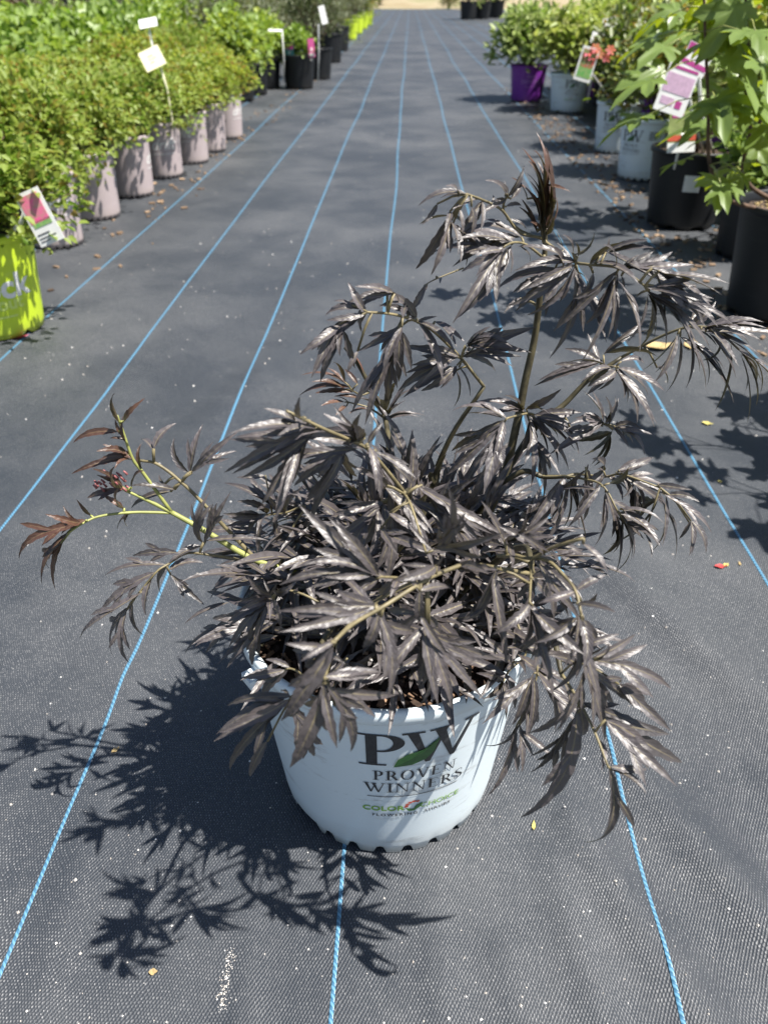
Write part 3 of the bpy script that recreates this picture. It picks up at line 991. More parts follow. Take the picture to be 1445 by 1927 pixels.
leaf('A', .615, .57, [(740, 1010), (790, 960), (850, 955)], [
    (800, 930, 545, 1010), (790, 940, 648, 885), (800, 910, 1008, 808), (850, 960, 930, 1180, -.02), (860, 960, 1038, 1050), (850, 970, 738, 1035),
    (870, 935, 960, 945), (830, 960, 712, 1020), (850, 975, 880, 1080)])
leaf('E', .60, .52, [(1185, 715), (1060, 560), (920, 420), (820, 360), (690, 322), (548, 310)], [
    (545, 310, 448, 148), (520, 290, 325, 330), (540, 320, 330, 355), (500, 350, 280, 520), (400, 380, 185, 545), (430, 390, 320, 665), (420, 400, 405, 550),
    (820, 345, 690, 200), (700, 210, 485, 170), (780, 275, 620, 280), (660, 215, 500, 300), (690, 210, 718, 265), (800, 290, 865, 160),
    (750, 375, 490, 530), (500, 520, 440, 640), (740, 390, 605, 610), (690, 520, 665, 790), (700, 500, 765, 665), (820, 360, 930, 335),
    (830, 360, 1030, 540), (920, 360, 1080, 470), (830, 370, 862, 460), (470, 270, 370, 250), (545, 320, 500, 370)], r=.0018)
leaf('E', .60, .575, [(1185, 715), (1110, 620), (1062, 555)], [
    (1050, 555, 810, 500), (1040, 560, 760, 640), (1040, 600, 845, 740), (1032, 630, 1022, 825), (1050, 610, 1110, 770), (1070, 550, 1160, 400),
    (1090, 500, 1265, 440), (1080, 530, 1390, 550), (1085, 490, 1340, 500), (1080, 550, 1330, 555)])
leaf('E', .59, .57, [(1260, 620), (1150, 560), (1075, 70), (925, 130), (860, 165)][2:], [(870, 160, 800, 280), (925, 130, 945, 155), (880, 160, 820, 230)], attach=False, r=.0008)
leaf('E', .71, .70, [(580, 740), (520, 760), (470, 735)], [
    (480, 740, 190, 655), (460, 720, 182, 765), (470, 745, 268, 750), (430, 690, 360, 580), (520, 780, 370, 770), (500, 700, 430, 620), (540, 690, 440, 500), (430, 730, 250, 690)], mat='elder_young')
leaf('E', .70, .70, [(650, 890), (560, 830), (450, 800)], [(430, 800, 300, 820), (440, 820, 380, 872), (560, 840, 450, 862), (450, 800, 380, 770)], mat='elder_young')
leaf('E', .70, .69, [(640, 880), (650, 870)], [(640, 880, 705, 690), (650, 890, 850, 720), (660, 890, 822, 862), (640, 870, 560, 780), (650, 880, 760, 790)])
# middle of the bush
leaf('C', .45, .395, [(870, 500), (770, 375), (690, 292), (510, 212), (335, 128)], [
    (500, 210, 100, 250), (470, 212, 52, 405), (420, 160, 395, 62), (690, 300, 330, 250), (400, 270, 220, 550), (610, 300, 370, 470), (600, 310, 440, 640),
    (690, 250, 500, 140), (710, 290, 740, 490), (740, 310, 920, 470), (705, 275, 770, 180), (340, 130, 375, 172), (430, 170, 490, 215), (660, 260, 560, 180)], r=.0018)
leaf('C', .44, .37, [(870, 505), (900, 560), (945, 700), (968, 775)], [
    (780, 470, 960, 770, -.02), (800, 590, 950, 690), (760, 665, 968, 770), (780, 540, 560, 590), (770, 540, 490, 760), (780, 545, 640, 670), (772, 545, 762, 790),
    (790, 550, 820, 770), (885, 530, 1150, 750), (1000, 760, 1065, 470), (930, 465, 1330, 700, -.02), (950, 462, 1230, 740, -.02), (770, 460, 640, 380), (790, 470, 700, 400)])
leaf('C', .40, .345, [(920, 900), (840, 885), (755, 880)], [
    (750, 880, 522, 610), (760, 880, 385, 838), (740, 890, 305, 920), (750, 890, 590, 1000), (830, 890, 750, 952), (840, 900, 800, 980), (820, 890, 700, 820)])
leaf('C', .40, .285, [(1440, 865), (1290, 840), (1150, 825), (1010, 872), (920, 922), (770, 1017), (640, 1092), (550, 1172)], [
    (770, 1015, 290, 1030), (750, 1022, 368, 1060), (740, 1005, 560, 940), (550, 1178, 400, 1260), (550, 1185, 430, 1400), (520, 1200, 330, 1180),
    (750, 1045, 680, 1200), (752, 1050, 795, 1430), (760, 1080, 802, 1230), (940, 1040, 800, 1220), (965, 1080, 930, 1370), (970, 1095, 1085, 1480),
    (980, 1105, 1112, 1240), (1280, 850, 1130, 1080), (1010, 830, 850, 900), (1100, 832, 1290, 850), (940, 940, 960, 1080), (930, 930, 860, 830), (1000, 880, 1020, 960)], rmat='rachis', r=.0021)
leaf('C', .47, .45, [(330, 940), (270, 975)], [(270, 980, 65, 1110), (262, 972, 100, 1040), (215, 1090, 180, 1280), (280, 980, 310, 1110), (240, 1000, 170, 1180), (270, 965, 160, 880), (290, 950, 380, 900)])
leaf('C', .55, .55, [(420, 560), (330, 590), (230, 600)], [(230, 600, 70, 610), (250, 595, 110, 540), (330, 590, 240, 500), (330, 590, 420, 470), (220, 600, 165, 690), (280, 600, 320, 760), (340, 600, 260, 640), (240, 420, 110, 430)])
leaf('C', .56, .55, [(460, 640), (400, 700)], [(400, 690, 300, 650), (400, 700, 250, 760), (420, 680, 520, 590), (390, 710, 330, 830)])
# front left leaf over the rim
leaf('G', .37, .325, [(430, 310), (395, 345), (365, 383)], [
    (365, 385, 68, 425), (350, 395, 32, 550), (335, 425, 82, 722), (250, 590, 172, 748), (358, 395, 462, 656), (370, 430, 440, 540)])
leaf('G', .39, .37, [(430, 300), (380, 270), (345, 258)], [(345, 260, 222, 385), (330, 265, 132, 300), (350, 255, 240, 220)])
leaf('G', .34, .285, [(560, 130), (535, 210), (505, 320)], [(500, 330, 517, 542), (515, 330, 628, 636), (555, 430, 657, 488), (540, 150, 400, 230), (520, 200, 425, 392), (510, 295, 722, 295), (525, 180, 600, 240)], r=.0018)
leaf('G', .44, .42, [(560, 250), (610, 215)], [(560, 260, 668, 185), (600, 225, 540, 300)])
# right side
leaf('D', .59, .50, [(345, 140), (300, 150), (252, 163)], [
    (250, 165, 0, 130), (246, 170, 0, 315), (240, 180, 185, 385), (325, 130, 240, 60), (340, 120, 500, 30), (335, 135, 100, 90), (350, 150, 486, 375),
    (375, 150, 580, 330), (365, 240, 412, 540), (375, 145, 545, 190), (360, 160, 300, 330), (380, 160, 520, 270)])
leaf('D', .61, .60, [(560, 260), (630, 225), (690, 188)], [
    (690, 180, 640, 40), (690, 180, 535, 192), (700, 190, 762, 70), (735, 215, 605, 330), (735, 208, 870, 215), (765, 210, 880, 330), (715, 200, 700, 62), (690, 200, 600, 140)])
leaf('D', .555, .50, [(420, 430), (520, 430), (600, 440), (690, 472), (755, 585)], [
    (520, 430, 395, 645), (530, 440, 510, 660), (540, 430, 620, 372), (680, 475, 530, 660), (610, 385, 560, 640), (700, 500, 650, 750), (705, 500, 742, 750),
    (760, 580, 970, 645), (770, 600, 822, 815), (785, 640, 942, 745), (720, 460, 805, 390), (750, 590, 740, 870), (540, 440, 620, 560)])
leaf('D', .56, .52, [(600, 420), (700, 430), (780, 420), (950, 480)], [
    (740, 430, 1000, 500), (775, 425, 992, 590), (940, 465, 1096, 490), (970, 510, 1186, 690), (985, 515, 1130, 545), (1090, 630, 1160, 780), (1090, 650, 1090, 792),
    (945, 505, 915, 770), (880, 690, 910, 800), (750, 410, 900, 370), (760, 400, 840, 350), (800, 430, 920, 420), (690, 400, 640, 350), (830, 450, 860, 600), (700, 420, 780, 540)])
leaf('D', .40, .37, [(210, 792), (290, 790), (365, 802), (480, 745), (600, 712)], [
    (480, 745, 602, 700), (500, 740, 600, 790), (600, 735, 712, 870), (240, 720, 482, 700), (380, 800, 530, 1070), (240, 725, 340, 600), (420, 770, 300, 690)], r=.0019)
leaf('D', .39, .34, [(365, 802), (440, 815), (510, 880), (565, 955), (590, 1060)], [
    (560, 955, 395, 1010), (570, 950, 705, 880), (590, 1000, 662, 960), (572, 1010, 748, 1052), (588, 1070, 438, 1415, -.01), (600, 1080, 662, 1175), (602, 1200, 765, 1150), (580, 1060, 430, 1210), (590, 1090, 600, 1310)], r=.0018)
leaf('D', .39, .35, [(365, 805), (360, 900), (355, 1005)], [
    (355, 1010, 190, 1150), (355, 1010, 290, 1220), (362, 1010, 385, 1330), (370, 1020, 432, 1260), (365, 900, 300, 990), (205, 850, 48, 1085), (370, 890, 440, 990)])
# low right leaf by the pot
leaf('F', .365, .305, [(690, 130), (755, 232), (812, 345), (860, 470)], [
    (745, 240, 565, 348), (750, 255, 545, 658), (740, 290, 575, 492), (765, 235, 1038, 345), (795, 250, 1132, 452), (860, 470, 768, 745), (868, 470, 1002, 478),
    (875, 485, 1002, 572), (820, 370, 838, 485), (755, 250, 750, 360), (850, 300, 1000, 440)])
leaf('F', .38, .34, [(690, 130), (730, 95), (770, 82)], [(770, 82, 1092, 186), (775, 90, 850, 372), (900, 170, 982, 275), (690, 145, 702, 292), (760, 75, 860, 20), (740, 90, 640, 60)])
leaf('F', .42, .40, [(600, 70), (598, 150), (540, 300)], [(590, 130, 512, 318), (608, 140, 672, 352), (528, 318, 412, 392), (525, 325, 418, 578), (540, 318, 548, 492), (570, 220, 590, 320)])
leaf('F', .45, .43, [(560, 60), (500, 120), (480, 160)], [(480, 160, 440, 260), (480, 160, 380, 130), (490, 140, 520, 260), (520, 100, 420, 60)])
# left branch
leaf('B', .53, .53, [(835, 682), (700, 495), (645, 420), (602, 300), (570, 210)], [
    (585, 250, 560, 103), (602, 240, 706, 124), (575, 290, 358, 345), (615, 330, 535, 322), (640, 410, 348, 492), (620, 400, 468, 385), (690, 470, 690, 345),
    (650, 420, 500, 350), (565, 215, 548, 160), (600, 310, 560, 230), (620, 350, 600, 210), (640, 410, 480, 440), (650, 430, 560, 470)], mat='elder_young', rmat='stem_lime', r=.0019, attach=False)
bl = leaf('B', .53, .525, [(835, 682), (700, 615), (620, 580)], [
    (600, 570, 425, 612), (600, 560, 450, 470), (600, 560, 560, 460), (640, 560, 700, 480), (560, 540, 470, 500)], mat='elder_young', rmat='stem_lime', r=.0023, attach=False)
rb_ = random.Random(3)
for i in range(26):
    c0 = cp('B', 470 + rb_.random() * 170, 490 + rb_.random() * 90 + 0, .525 + rb_.uniform(-.01, .01))
    mb = MB()
    tube(mb, [Vector((0, 0, 0)), Vector((-.0012, 0, .002)), Vector((-.0025, 0, .0035))], .0011, .0007, 6)
    mb.build('flower_bud', M['bud'], bl, c0)
leaf('B', .53, .50, [(835, 684), (640, 682), (480, 702), (390, 742)], [
    (390, 740, 95, 912), (395, 732, 222, 690), (380, 730, 308, 650), (440, 695, 372, 618), (330, 780, 205, 1032), (330, 780, 275, 1062), (360, 735, 262, 768), (300, 830, 245, 960),
    (600, 665, 498, 600), (605, 660, 582, 562), (620, 690, 572, 762), (625, 690, 622, 752), (420, 720, 300, 790)], mat='elder_young', rmat='stem_lime', r=.0017, attach=False)
leaf('B', .53, .545, [(1250, 917), (1100, 760), (915, 565), (770, 450), (680, 430)], [
    (920, 490, 986, 253), (918, 490, 848, 318), (930, 482, 1166, 283), (932, 488, 1152, 385), (745, 375, 688, 328), (748, 372, 857, 248), (850, 570, 638, 552),
    (830, 580, 638, 662), (800, 545, 775, 498)], r=.0023, attach=False, tipdy=.01)
leaf('B', .53, .49, [(1250, 925), (1000, 885), (900, 882), (820, 932), (760, 972), (655, 1100)], [
    (985, 830, 1020, 573), (990, 825, 1122, 578), (1000, 822, 1302, 820), (980, 845, 820, 930), (870, 880, 645, 892), (810, 935, 508, 988), (820, 965, 988, 925),
    (830, 985, 992, 1132), (808, 950, 790, 1092), (760, 972, 480, 1170), (690, 1070, 388, 1302), (645, 1110, 727, 1286), (635, 1140, 550, 1392), (620, 1150, 637, 1416), (740, 1000, 710, 1182)], r=.0017, attach=False)

# dense inner foliage of the bush, too crowded to tell leaf from leaf
mb = MB()
frn = random.Random(77)
for i in range(250):
    az = frn.uniform(0, 2 * math.pi)
    el = R(frn.uniform(8, 88))
    rr = frn.uniform(.45, .80)
    cen = HUB + Vector((.012, -.012, .015))
    dv = Vector((math.cos(az) * math.cos(el), math.sin(az) * math.cos(el), math.sin(el)))
    ext = Vector((.172, .155, .150))
    b0 = cen + Vector((dv.x * ext.x, dv.y * ext.y, dv.z * ext.z)) * rr * .7
    b1 = cen + Vector((dv.x * ext.x, dv.y * ext.y, dv.z * ext.z)) * (rr + .22)
    b1.z -= .012
    side = dv.cross(Vector((0, 0, 1)))
    if side.length < .1: side = Vector((1, 0, 0))
    side.normalize()
    for k, (tt, an) in enumerate(((1, 0), (.8, .9), (.8, -.9), (.45, 1.0), (.45, -1.0))):
        lb = b0.lerp(b1, tt)
        ld = (dv * Vector((1, 1, 1)).x * math.cos(an) + side * math.sin(an) + Vector((0, 0, -.55)) + Vector((frn.uniform(-.3, .3), frn.uniform(-.3, .3), frn.uniform(-.3, .3)))).normalized()
        tip = lb + ld * frn.uniform(.042, .072)
        if tip.z < SOILZ - .01 and (tip - POTC).xy.length < RT_ + .012: tip.z = SOILZ + .01
        if tip.y < POTC.y - .075 and min(tip.z, lb.z) < SOILZ + .045: continue
        up = Vector((.15, -.2, 1)) + dv * .4 + Vector((frn.uniform(-.5, .5), frn.uniform(-.5, .5), 0))
        leaflet_into(mb, lb - HUB, tip - HUB, up, frn.uniform(.105, .14), 1 if k < 1 else 0, frn.uniform(.04, .12), frn.uniform(-.05, .05), frn, 9)
for b_, t_, u_, w_ in EXTRA:
    if (t_ - b_).length > .058: t_ = b_ + (t_ - b_).normalized() * .058
    leaflet_into(mb, b_ - HUB, t_ - HUB, u_, w_, 1 if (t_ - b_).length > .05 else 0, frn.uniform(.03, .12), frn.uniform(-.05, .05), frn, 10)
o = mb.build('inner_foliage', M['elder'], shrub, HUB)
o['kind'] = 'stuff'

# ------------------------------------------------------------------ foliage of the other plants
def crown_mesh(name, mat, seed, shoots, per, rx, z1, llen, lw, droop=.25, lo=.3, spread=.03, base_z=0.0, low=.05):
    """leaves along many shoots that fan out from the pot; six vertices to a leaf"""
    rg = np.random.default_rng(seed)
    az = rg.uniform(0, 2 * np.pi, shoots)
    q = np.sqrt(rg.uniform(0, 1, shoots)) * rg.uniform(.75, 1.08, shoots)
    tipz = base_z + z1 * np.sqrt(np.clip(1 - (q * .96) ** 2, .0, 1)) * rg.uniform(.72, 1.08, shoots) - low * np.clip(q - .7, 0, 1) * 3
    tip = np.stack([rx * q * np.cos(az), rx * q * np.sin(az), tipz], 1)
    ctl = tip * np.array([.35, .35, .75])
    t = lo + (1 - lo) * np.sqrt(rg.uniform(0, 1, (shoots, per)))
    t3 = t[..., None]
    pos = 2 * (1 - t3) * t3 * ctl[:, None, :] + t3 ** 2 * tip[:, None, :]
    pos = pos.reshape(-1, 3) + rg.normal(0, spread, (shoots * per, 3))
    pos[:, 2] = np.where(np.hypot(pos[:, 0], pos[:, 1]) < .13, np.maximum(pos[:, 2], .012), pos[:, 2])
    n = len(pos)
    d = pos / np.maximum(np.linalg.norm(pos, axis=1, keepdims=True), 1e-6) * .8 + rg.normal(0, .65, (n, 3))
    d[:, 2] -= droop
    d /= np.linalg.norm(d, axis=1, keepdims=True)
    up = np.array([.25, -.15, 1.0]) + rg.normal(0, .45, (n, 3))
    s = np.cross(d, up); s /= np.maximum(np.linalg.norm(s, axis=1, keepdims=True), 1e-6)
    nn = np.cross(s, d)
    ln = llen * rg.uniform(.6, 1.25, n)[:, None]
    wd = ln * lw
    f = .22
    V = np.stack([pos, pos + d * ln * .3 - s * wd * .46 + nn * wd * f, pos + d * ln * .7 - s * wd * .38 + nn * wd * f * .6, pos + d * ln - nn * ln * .12,
                  pos + d * ln * .7 + s * wd * .38 + nn * wd * f * .6, pos + d * ln * .3 + s * wd * .46 + nn * wd * f], 1).reshape(-1, 3)
    me = bpy.data.meshes.new(name)
    me.vertices.add(n * 6)
    me.vertices.foreach_set('co', V.astype(np.float32).ravel())
    idx = (np.arange(n)[:, None] * 6 + np.array([[0, 1, 2, 3, 0, 3, 4, 5]])).ravel()
    me.loops.add(n * 8); me.loops.foreach_set('vertex_index', idx.astype(np.int32))
    me.polygons.add(n * 2)
    me.polygons.foreach_set('loop_start', (np.arange(n * 2) * 4).astype(np.int32))
    me.polygons.foreach_set('loop_total', np.full(n * 2, 4, dtype=np.int32))
    me.update(calc_edges=True)
    me.materials.append(mat)
    tw = MB()
    for i in range(0, shoots, 3):
        a, b, c = Vector((0, 0, -.03)), Vector(ctl[i]), Vector(tip[i])
        pts = [a * (1 - k) ** 2 + b * (2 * k * (1 - k)) + c * k * k for k in (0, .25, .5, .75, .95)]
        tube(tw, pts, .0028 * (rx / .26), .001 * (rx / .26), 5)
    return me, tw.mesh('twigs', M['wood'])


KIND = {}
def kind(key, mat, n, **kw):
    KIND[key] = [crown_mesh(key + '_foliage', M[mat], 100 * n + i, **kw) for i in range(3)]


kind('rose', 'rose', 1, shoots=210, per=30, rx=.265, z1=.25, llen=.024, lw=.64, lo=.25, low=.015, spread=.02)
kind('bright', 'bright', 2, shoots=110, per=16, rx=.30, z1=.39, llen=.058, lw=.62)
kind('olive', 'olive', 3, shoots=110, per=16, rx=.30, z1=.48, llen=.032, lw=.42)
kind('bronze', 'bronze', 4, shoots=90, per=14, rx=.34, z1=.52, llen=.040, lw=.55)
kind('cream', 'cream_leaf', 5, shoots=115, per=16, rx=.31, z1=.44, llen=.066, lw=.48)
kind('orange', 'orange_leaf', 6, shoots=120, per=16, rx=.29, z1=.50, llen=.048, lw=.50)
brn = random.Random(5)
NPL = [0]


def put_shrub(kd, loc, z, label, group, sc_=1.0, name='potted_shrub', cat='shrub', sz=None):
    e = empty(name, (loc[0], loc[1], z), label, cat, group)
    e.rotation_euler = (0, 0, brn.uniform(0, 6.28))
    vz = brn.uniform(.84, 1.16)
    e.scale = (sc_ * brn.uniform(.93, 1.07), sc_ * brn.uniform(.93, 1.07), (sz or sc_) * vz)
    fo, tw = KIND[kd][NPL[0] % 3]
    NPL[0] += 1
    o = bpy.data.objects.new('foliage', fo); COL.objects.link(o); o.parent = e; o['kind'] = 'stuff'
    o = bpy.data.objects.new('twigs', tw); COL.objects.link(o); o.parent = e
    return e


# pot kinds
MV, MV_RF = pot_meshes(.084, .095, .235, M['pot_mauve'], 22, .008)
BK, BK_RF = pot_meshes(.122, .148, .265, M['pot_black'], 8, .012)
BS, BS_RF = pot_meshes(.100, .122, .235, M['pot_black'], 8, .012)
LM, LM_RF = pot_meshes(.112, .138, .250, M['pot_lime'], 0, .0, wide=((R(-95), .16), (R(-30), .10), (R(30), .16), (R(90), .16), (R(180), .16)))
PU, PU_RF = pot_meshes(.120, .142, .250, M['pot_purple'], 8, .010)
WS, WS_RF = pot_meshes(.100, .118, .245, M['pot_white'], 20, .010)
mv_print = [('printed_words', wrap('printed_words', sans('drift', .066, shear=.35, bold=.0006), MV_RF, .125, .15, M['ink_white'], layer=False)),
            ('printed_band', wrap('printed_band', [rect(-.05, 0, .05, .003)], MV_RF, .105, .15, M['ink_white'])),
            ('printed_words', wrap('printed_words', sans('drift', .066, shear=.35, bold=.0006), MV_RF, .125, 3.2, M['ink_white'], layer=False))]
lm_print = [('printed_words', wrap('printed_words', sans('Knock', .082, bold=.0024), LM_RF, .105, .40, M['ink_white'], layer=False)),
            ('printed_words', wrap('printed_words', sans('out', .046, bold=.0015), LM_RF, .076, .80, M['ink_palelime'], layer=False)),
            ('printed_band', wrap('printed_band', [rect(-.12, 0, .08, .005)], LM_RF, .055, .22, M['ink_palelime']))]
pu_print = [('printed_words', wrap('printed_words', sans('FIRST', .030), PU_RF, .165, -.05, M['ink_lilac'], layer=False)),
            ('printed_words', wrap('printed_words', sans('EDITIONS', .036), PU_RF, .128, -.05, M['ink_lilac'], layer=False)),
            ('printed_band', wrap('printed_band', [rect(-.05, 0, .05, .003)], PU_RF, .105, -.05, M['ink_lilac']))]
ws_print = []
for a in (-.95, .75, 2.9):
    ws_print += logo_prints(a, WS_RF, .95)[:6]
bars = [rect(-.018 + i * .0052, 0, -.018 + i * .0052 + (.003 if i % 3 else .0018), .035) for i in range(7)]
ws_print.append(('printed_barcode', wrap('printed_barcode', bars, WS_RF, .165, -.10, M['ink_grey'])))


def pot_at(x, y, rb):
    p = G(x, y)
    d = Vector((p.x, p.y, 0)).normalized()
    return p + d * rb


# ---- left side: roses in mauve pots along the cloth edge
LMP = pot_at(8, 640, .112)
put_pot(LM, lm_print, LMP, R(2), 'lime green nursery pot with white lettering beside the pink flower tag', None)
put_shrub('rose', LMP, .22, 'small leaved rose bush growing in the lime green pot beside the pink flower tag', None, 1.0, 'rose_bush')
mauve = [(115, 468), (188, 415), (255, 372), (313, 336), (363, 309), (398, 287), (431, 262)]
ORD = ('first', 'second', 'third', 'fourth', 'fifth', 'sixth', 'seventh')
for i, (x, y) in enumerate(mauve):
    c = pot_at(x, y, .084)
    put_pot(MV, mv_print, c, R((20, -60, 95, 12, -25, 150, 60)[i]), ORD[i] + ' mauve grey pot along the cloth edge, counted from the lime green pot', 'mauve pots along the cloth edge')
    put_shrub('rose', c + Vector((-.07, .02, 0)), .215, 'green and bronze rose bush in the ' + ORD[i] + ' mauve pot counted from the lime pot', 'rose bushes in the mauve pots', 1.0, 'rose_bush')
# second rank behind
for i in range(11):
    c = Vector((-1.60 + brn.uniform(-.03, .03), 2.75 + i * .40, 0))
    put_pot(MV, [], c, brn.uniform(0, 6), 'mauve grey nursery pot standing in the second rank of roses', 'second rank of mauve pots', simple=True)
    put_shrub('rose', c, .215, 'rose bush in the second rank behind the mauve pot row', 'second rank rose bushes', 1.06, 'rose_bush')
for i in range(15):
    c = Vector((-2.08 + brn.uniform(-.04, .04), 3.5 + i * .44, 0))
    put_pot(BS, [], c, brn.uniform(0, 6), 'black nursery pot under the fresh green bushes left of the roses', 'black pots of the fresh green rank', simple=True)
    put_shrub('bright', c, .215, 'fresh bright green bush in the rank behind the roses', 'fresh green rank', 1.0)
for i in range(15):
    c = Vector((-2.68 + brn.uniform(-.05, .05), 4.6 + i * .52, 0))
    put_pot(BS, [], c, brn.uniform(0, 6), 'black nursery pot in the rank behind the fresh green bushes', 'black pots of the mixed rank', simple=True)
    put_shrub('bright' if i % 4 else 'olive', c, .215, 'bushy green shrub in the mixed rank behind the fresh green bushes', 'mixed green rank', 1.08)
for i in range(16):
    c = Vector((-3.40 + brn.uniform(-.08, .08), 6.0 + i * .66, 0))
    put_pot(BK, [], c, brn.uniform(0, 6), 'black nursery pot holding a tall back rank shrub on the left', 'black pots of the left back rank', simple=True)
    if i < 6: put_shrub('bronze', c, .24, 'dark bronze red shrub standing in the back rank on the left', 'bronze shrubs in the left back rank', 1.05)
    else: put_shrub('olive', c, .24, 'tall olive green shrub standing in the back rank on the left', 'olive shrubs in the left back rank', 1.15)
for i in range(14):
    c = Vector((-4.5 + brn.uniform(-.2, .2), 7.5 + i * 1.1, 0))
    put_shrub('olive', c, .02, 'wide grey green shrub planted behind the left back rank', 'shrubs behind the left back rank', 2.0, sz=1.7)
# black pots further up the left edge
blacks = [(455, 192), (481, 180), (506, 168), (564, 168), (599, 150), (620, 118), (637, 96)]
for i, (x, y) in enumerate(blacks):
    c = pot_at(x, y, .11)
    if i == 3:
        put_pot(BK, [], c, 0, 'black nursery pot set out in front of its row between two price stakes', None)
        put_shrub('bright', c, .24, 'low green plant with two small tags in the black pot between price stakes', None, .62)
    else:
        put_pot(BS if i < 3 else BK, [], c, brn.uniform(0, 6), ORD[i if i < 3 else i - 1] + ' black pot in the row beyond the last mauve pot', 'black pots beyond the mauve pots', scale=1.0 if i < 5 else 1.15)
        put_shrub('bright' if i < 3 else 'olive', c + Vector((-.06, .05, 0)), .22,
                  ('fresh green bush in the %s black pot beyond the mauve pots' if i < 3 else 'grey green shrub in the %s black pot beyond the mauve pots') % ORD[i if i < 3 else i - 1],
                  'green bushes beyond the mauve pots' if i < 3 else 'grey green shrubs before the lime pots', .95 if i < 3 else 1.25)
for i in range(12):
    c = Vector((-1.55 + brn.uniform(-.1, .1) - .02 * i, 7.6 + i * .62, 0))
    put_shrub('olive', c, .2, 'grey green shrub massed behind the far black pots', 'grey green shrubs behind the far black pots', 1.3)
    put_pot(BK, [], c, 0, 'black nursery pot under the massed grey green shrubs', 'pots under the massed grey green shrubs', simple=True)
for i, (x, y) in enumerate([(656, 76), (669, 64), (680, 55), (690, 48)]):
    c = pot_at(x, y, .13)
    put_pot(LM, [], c, brn.uniform(0, 6), 'bright lime nursery pot at the far end of the left row', 'far lime pots', simple=True, scale=1.25)
    put_shrub('orange' if i > 1 else 'olive', c, .28, ('orange tinged shrub in a far lime pot' if i > 1 else 'olive shrub in a far lime pot'),
              'orange shrubs in the far lime pots' if i > 1 else 'olive shrubs in the far lime pots', 1.3)

# ---- right side
def right_pot(parts, prints, x, y, rb, rz, label, group=None, s=1.0):
    c = pot_at(x, y, rb * s)
    put_pot(parts, prints, c, rz, label, group, scale=s)
    return c


c = right_pot(PU, pu_print, 989, 192, .12, R(8), 'purple nursery pot with faint lilac lettering beside a white pot')
put_shrub('cream', c + Vector((0, .05, 0)), .23, 'variegated cream and green shrub growing in the purple pot', None, 1.1)
c = right_pot(W_PARTS, logo_prints(-.12), 1065, 213, .115, R(6), 'white nursery pot with dark monogram standing next to the purple pot')
put_shrub('cream', c + Vector((.03, .05, 0)), .23, 'variegated light green shrub growing in the white pot next to the purple one', None, 1.08)
c = right_pot(WS, ws_print, 1152, 289, .100, R(25), 'tall white nursery pot printed with monogram, behind the barcode pot')
put_shrub('orange', c + Vector((.02, .05, 0)), .22, 'green shrub with red flowers and a picture tag, in a tall white pot', None, .85)
RF = c
c = right_pot(WS, ws_print, 1202, 341, .105, R(4), 'tall white nursery pot with a barcode beside the stickered black pot', s=1.05)
put_shrub('orange', c + Vector((.04, .08, 0)), .22, 'orange tinged green shrub in the white barcode pot', None, .9)
BL2 = pot_at(1275, 433, .122)
sticker = [('price_sticker', wrap('price_sticker', [rect(-.03, 0, .03, .062)], BK_RF, .135, -.10, M['card_green'])),]
b2 = put_pot(BK, [], BL2, 0, 'black nursery pot with a pale price sticker on its side', None)
o = bpy.data.objects.new('price_sticker', wrap('price_sticker', [rect(-.028, 0, .028, .056)], BK_RF, .135, -.22, M['card'])); COL.objects.link(o); o.parent = b2; o.rotation_euler = (0, 0, 0)
BL1 = pot_at(1452, 612, .122)
put_pot(BK, [], BL1, 0, 'black nursery pot with light bark mulch and a brown stemmed shrub', None, scale=1.08)
c = pot_at(1400, 492, .10)
put_pot(BS, [], c, 0, 'small black nursery pot tucked between the two big black pots', None)
put_shrub('bright', c, .2, 'low green plant in the small black pot between big pots', None, .55)
for i in range(11):
    c = Vector((1.58 + brn.uniform(-.04, .04), 2.7 + i * .50, 0))
    put_pot(BK if i % 3 else PU, [], c, brn.uniform(0, 6), 'nursery pot in the second rank on the right', 'second rank pots on the right', simple=True)
    kd = ('orange', 'orange', 'cream')[i % 3] if i < 8 else 'cream'
    put_shrub(kd, c, .23, 'cream variegated shrub in the second rank on the right' if kd == 'cream' else 'orange tinged shrub in the second rank on the right',
              'cream shrubs of the right second rank' if kd == 'cream' else 'orange tinged shrubs of the right second rank', 1.1)
for i in range(12):
    c = Vector((2.2 + brn.uniform(-.05, .05), 3.6 + i * .6, 0))
    put_pot(BK, [], c, brn.uniform(0, 6), 'black nursery pot in the third rank on the right', 'third rank pots on the right', simple=True)
    kd = 'bright' if i % 3 == 0 else 'cream'
    put_shrub(kd, c, .24, 'bright green shrub in the third rank on the right' if kd == 'bright' else 'pale variegated shrub in the third rank on the right',
              'bright shrubs of the right third rank' if kd == 'bright' else 'pale shrubs of the right third rank', 1.25)
for i in range(10):
    c = Vector((3.1 + brn.uniform(-.1, .1), 5 + i * 1.0, 0))
    put_shrub('bright', c, .02, 'wide green shrub planted behind the right third rank', 'shrubs behind the right third rank', 1.9, sz=1.75)
for i, (x, y) in enumerate([(880, 37), (906, 36), (932, 34)]):
    c = pot_at(x, y, .16)
    put_pot(BK, [], c, 0, 'black nursery pot in the far group at the right of the aisle', 'far black pots right of the aisle', simple=True, scale=1.75)
    put_shrub('cream', c, .43, 'pale shrub in a far black pot right of the aisle', 'far pale shrubs right of the aisle', 1.4)

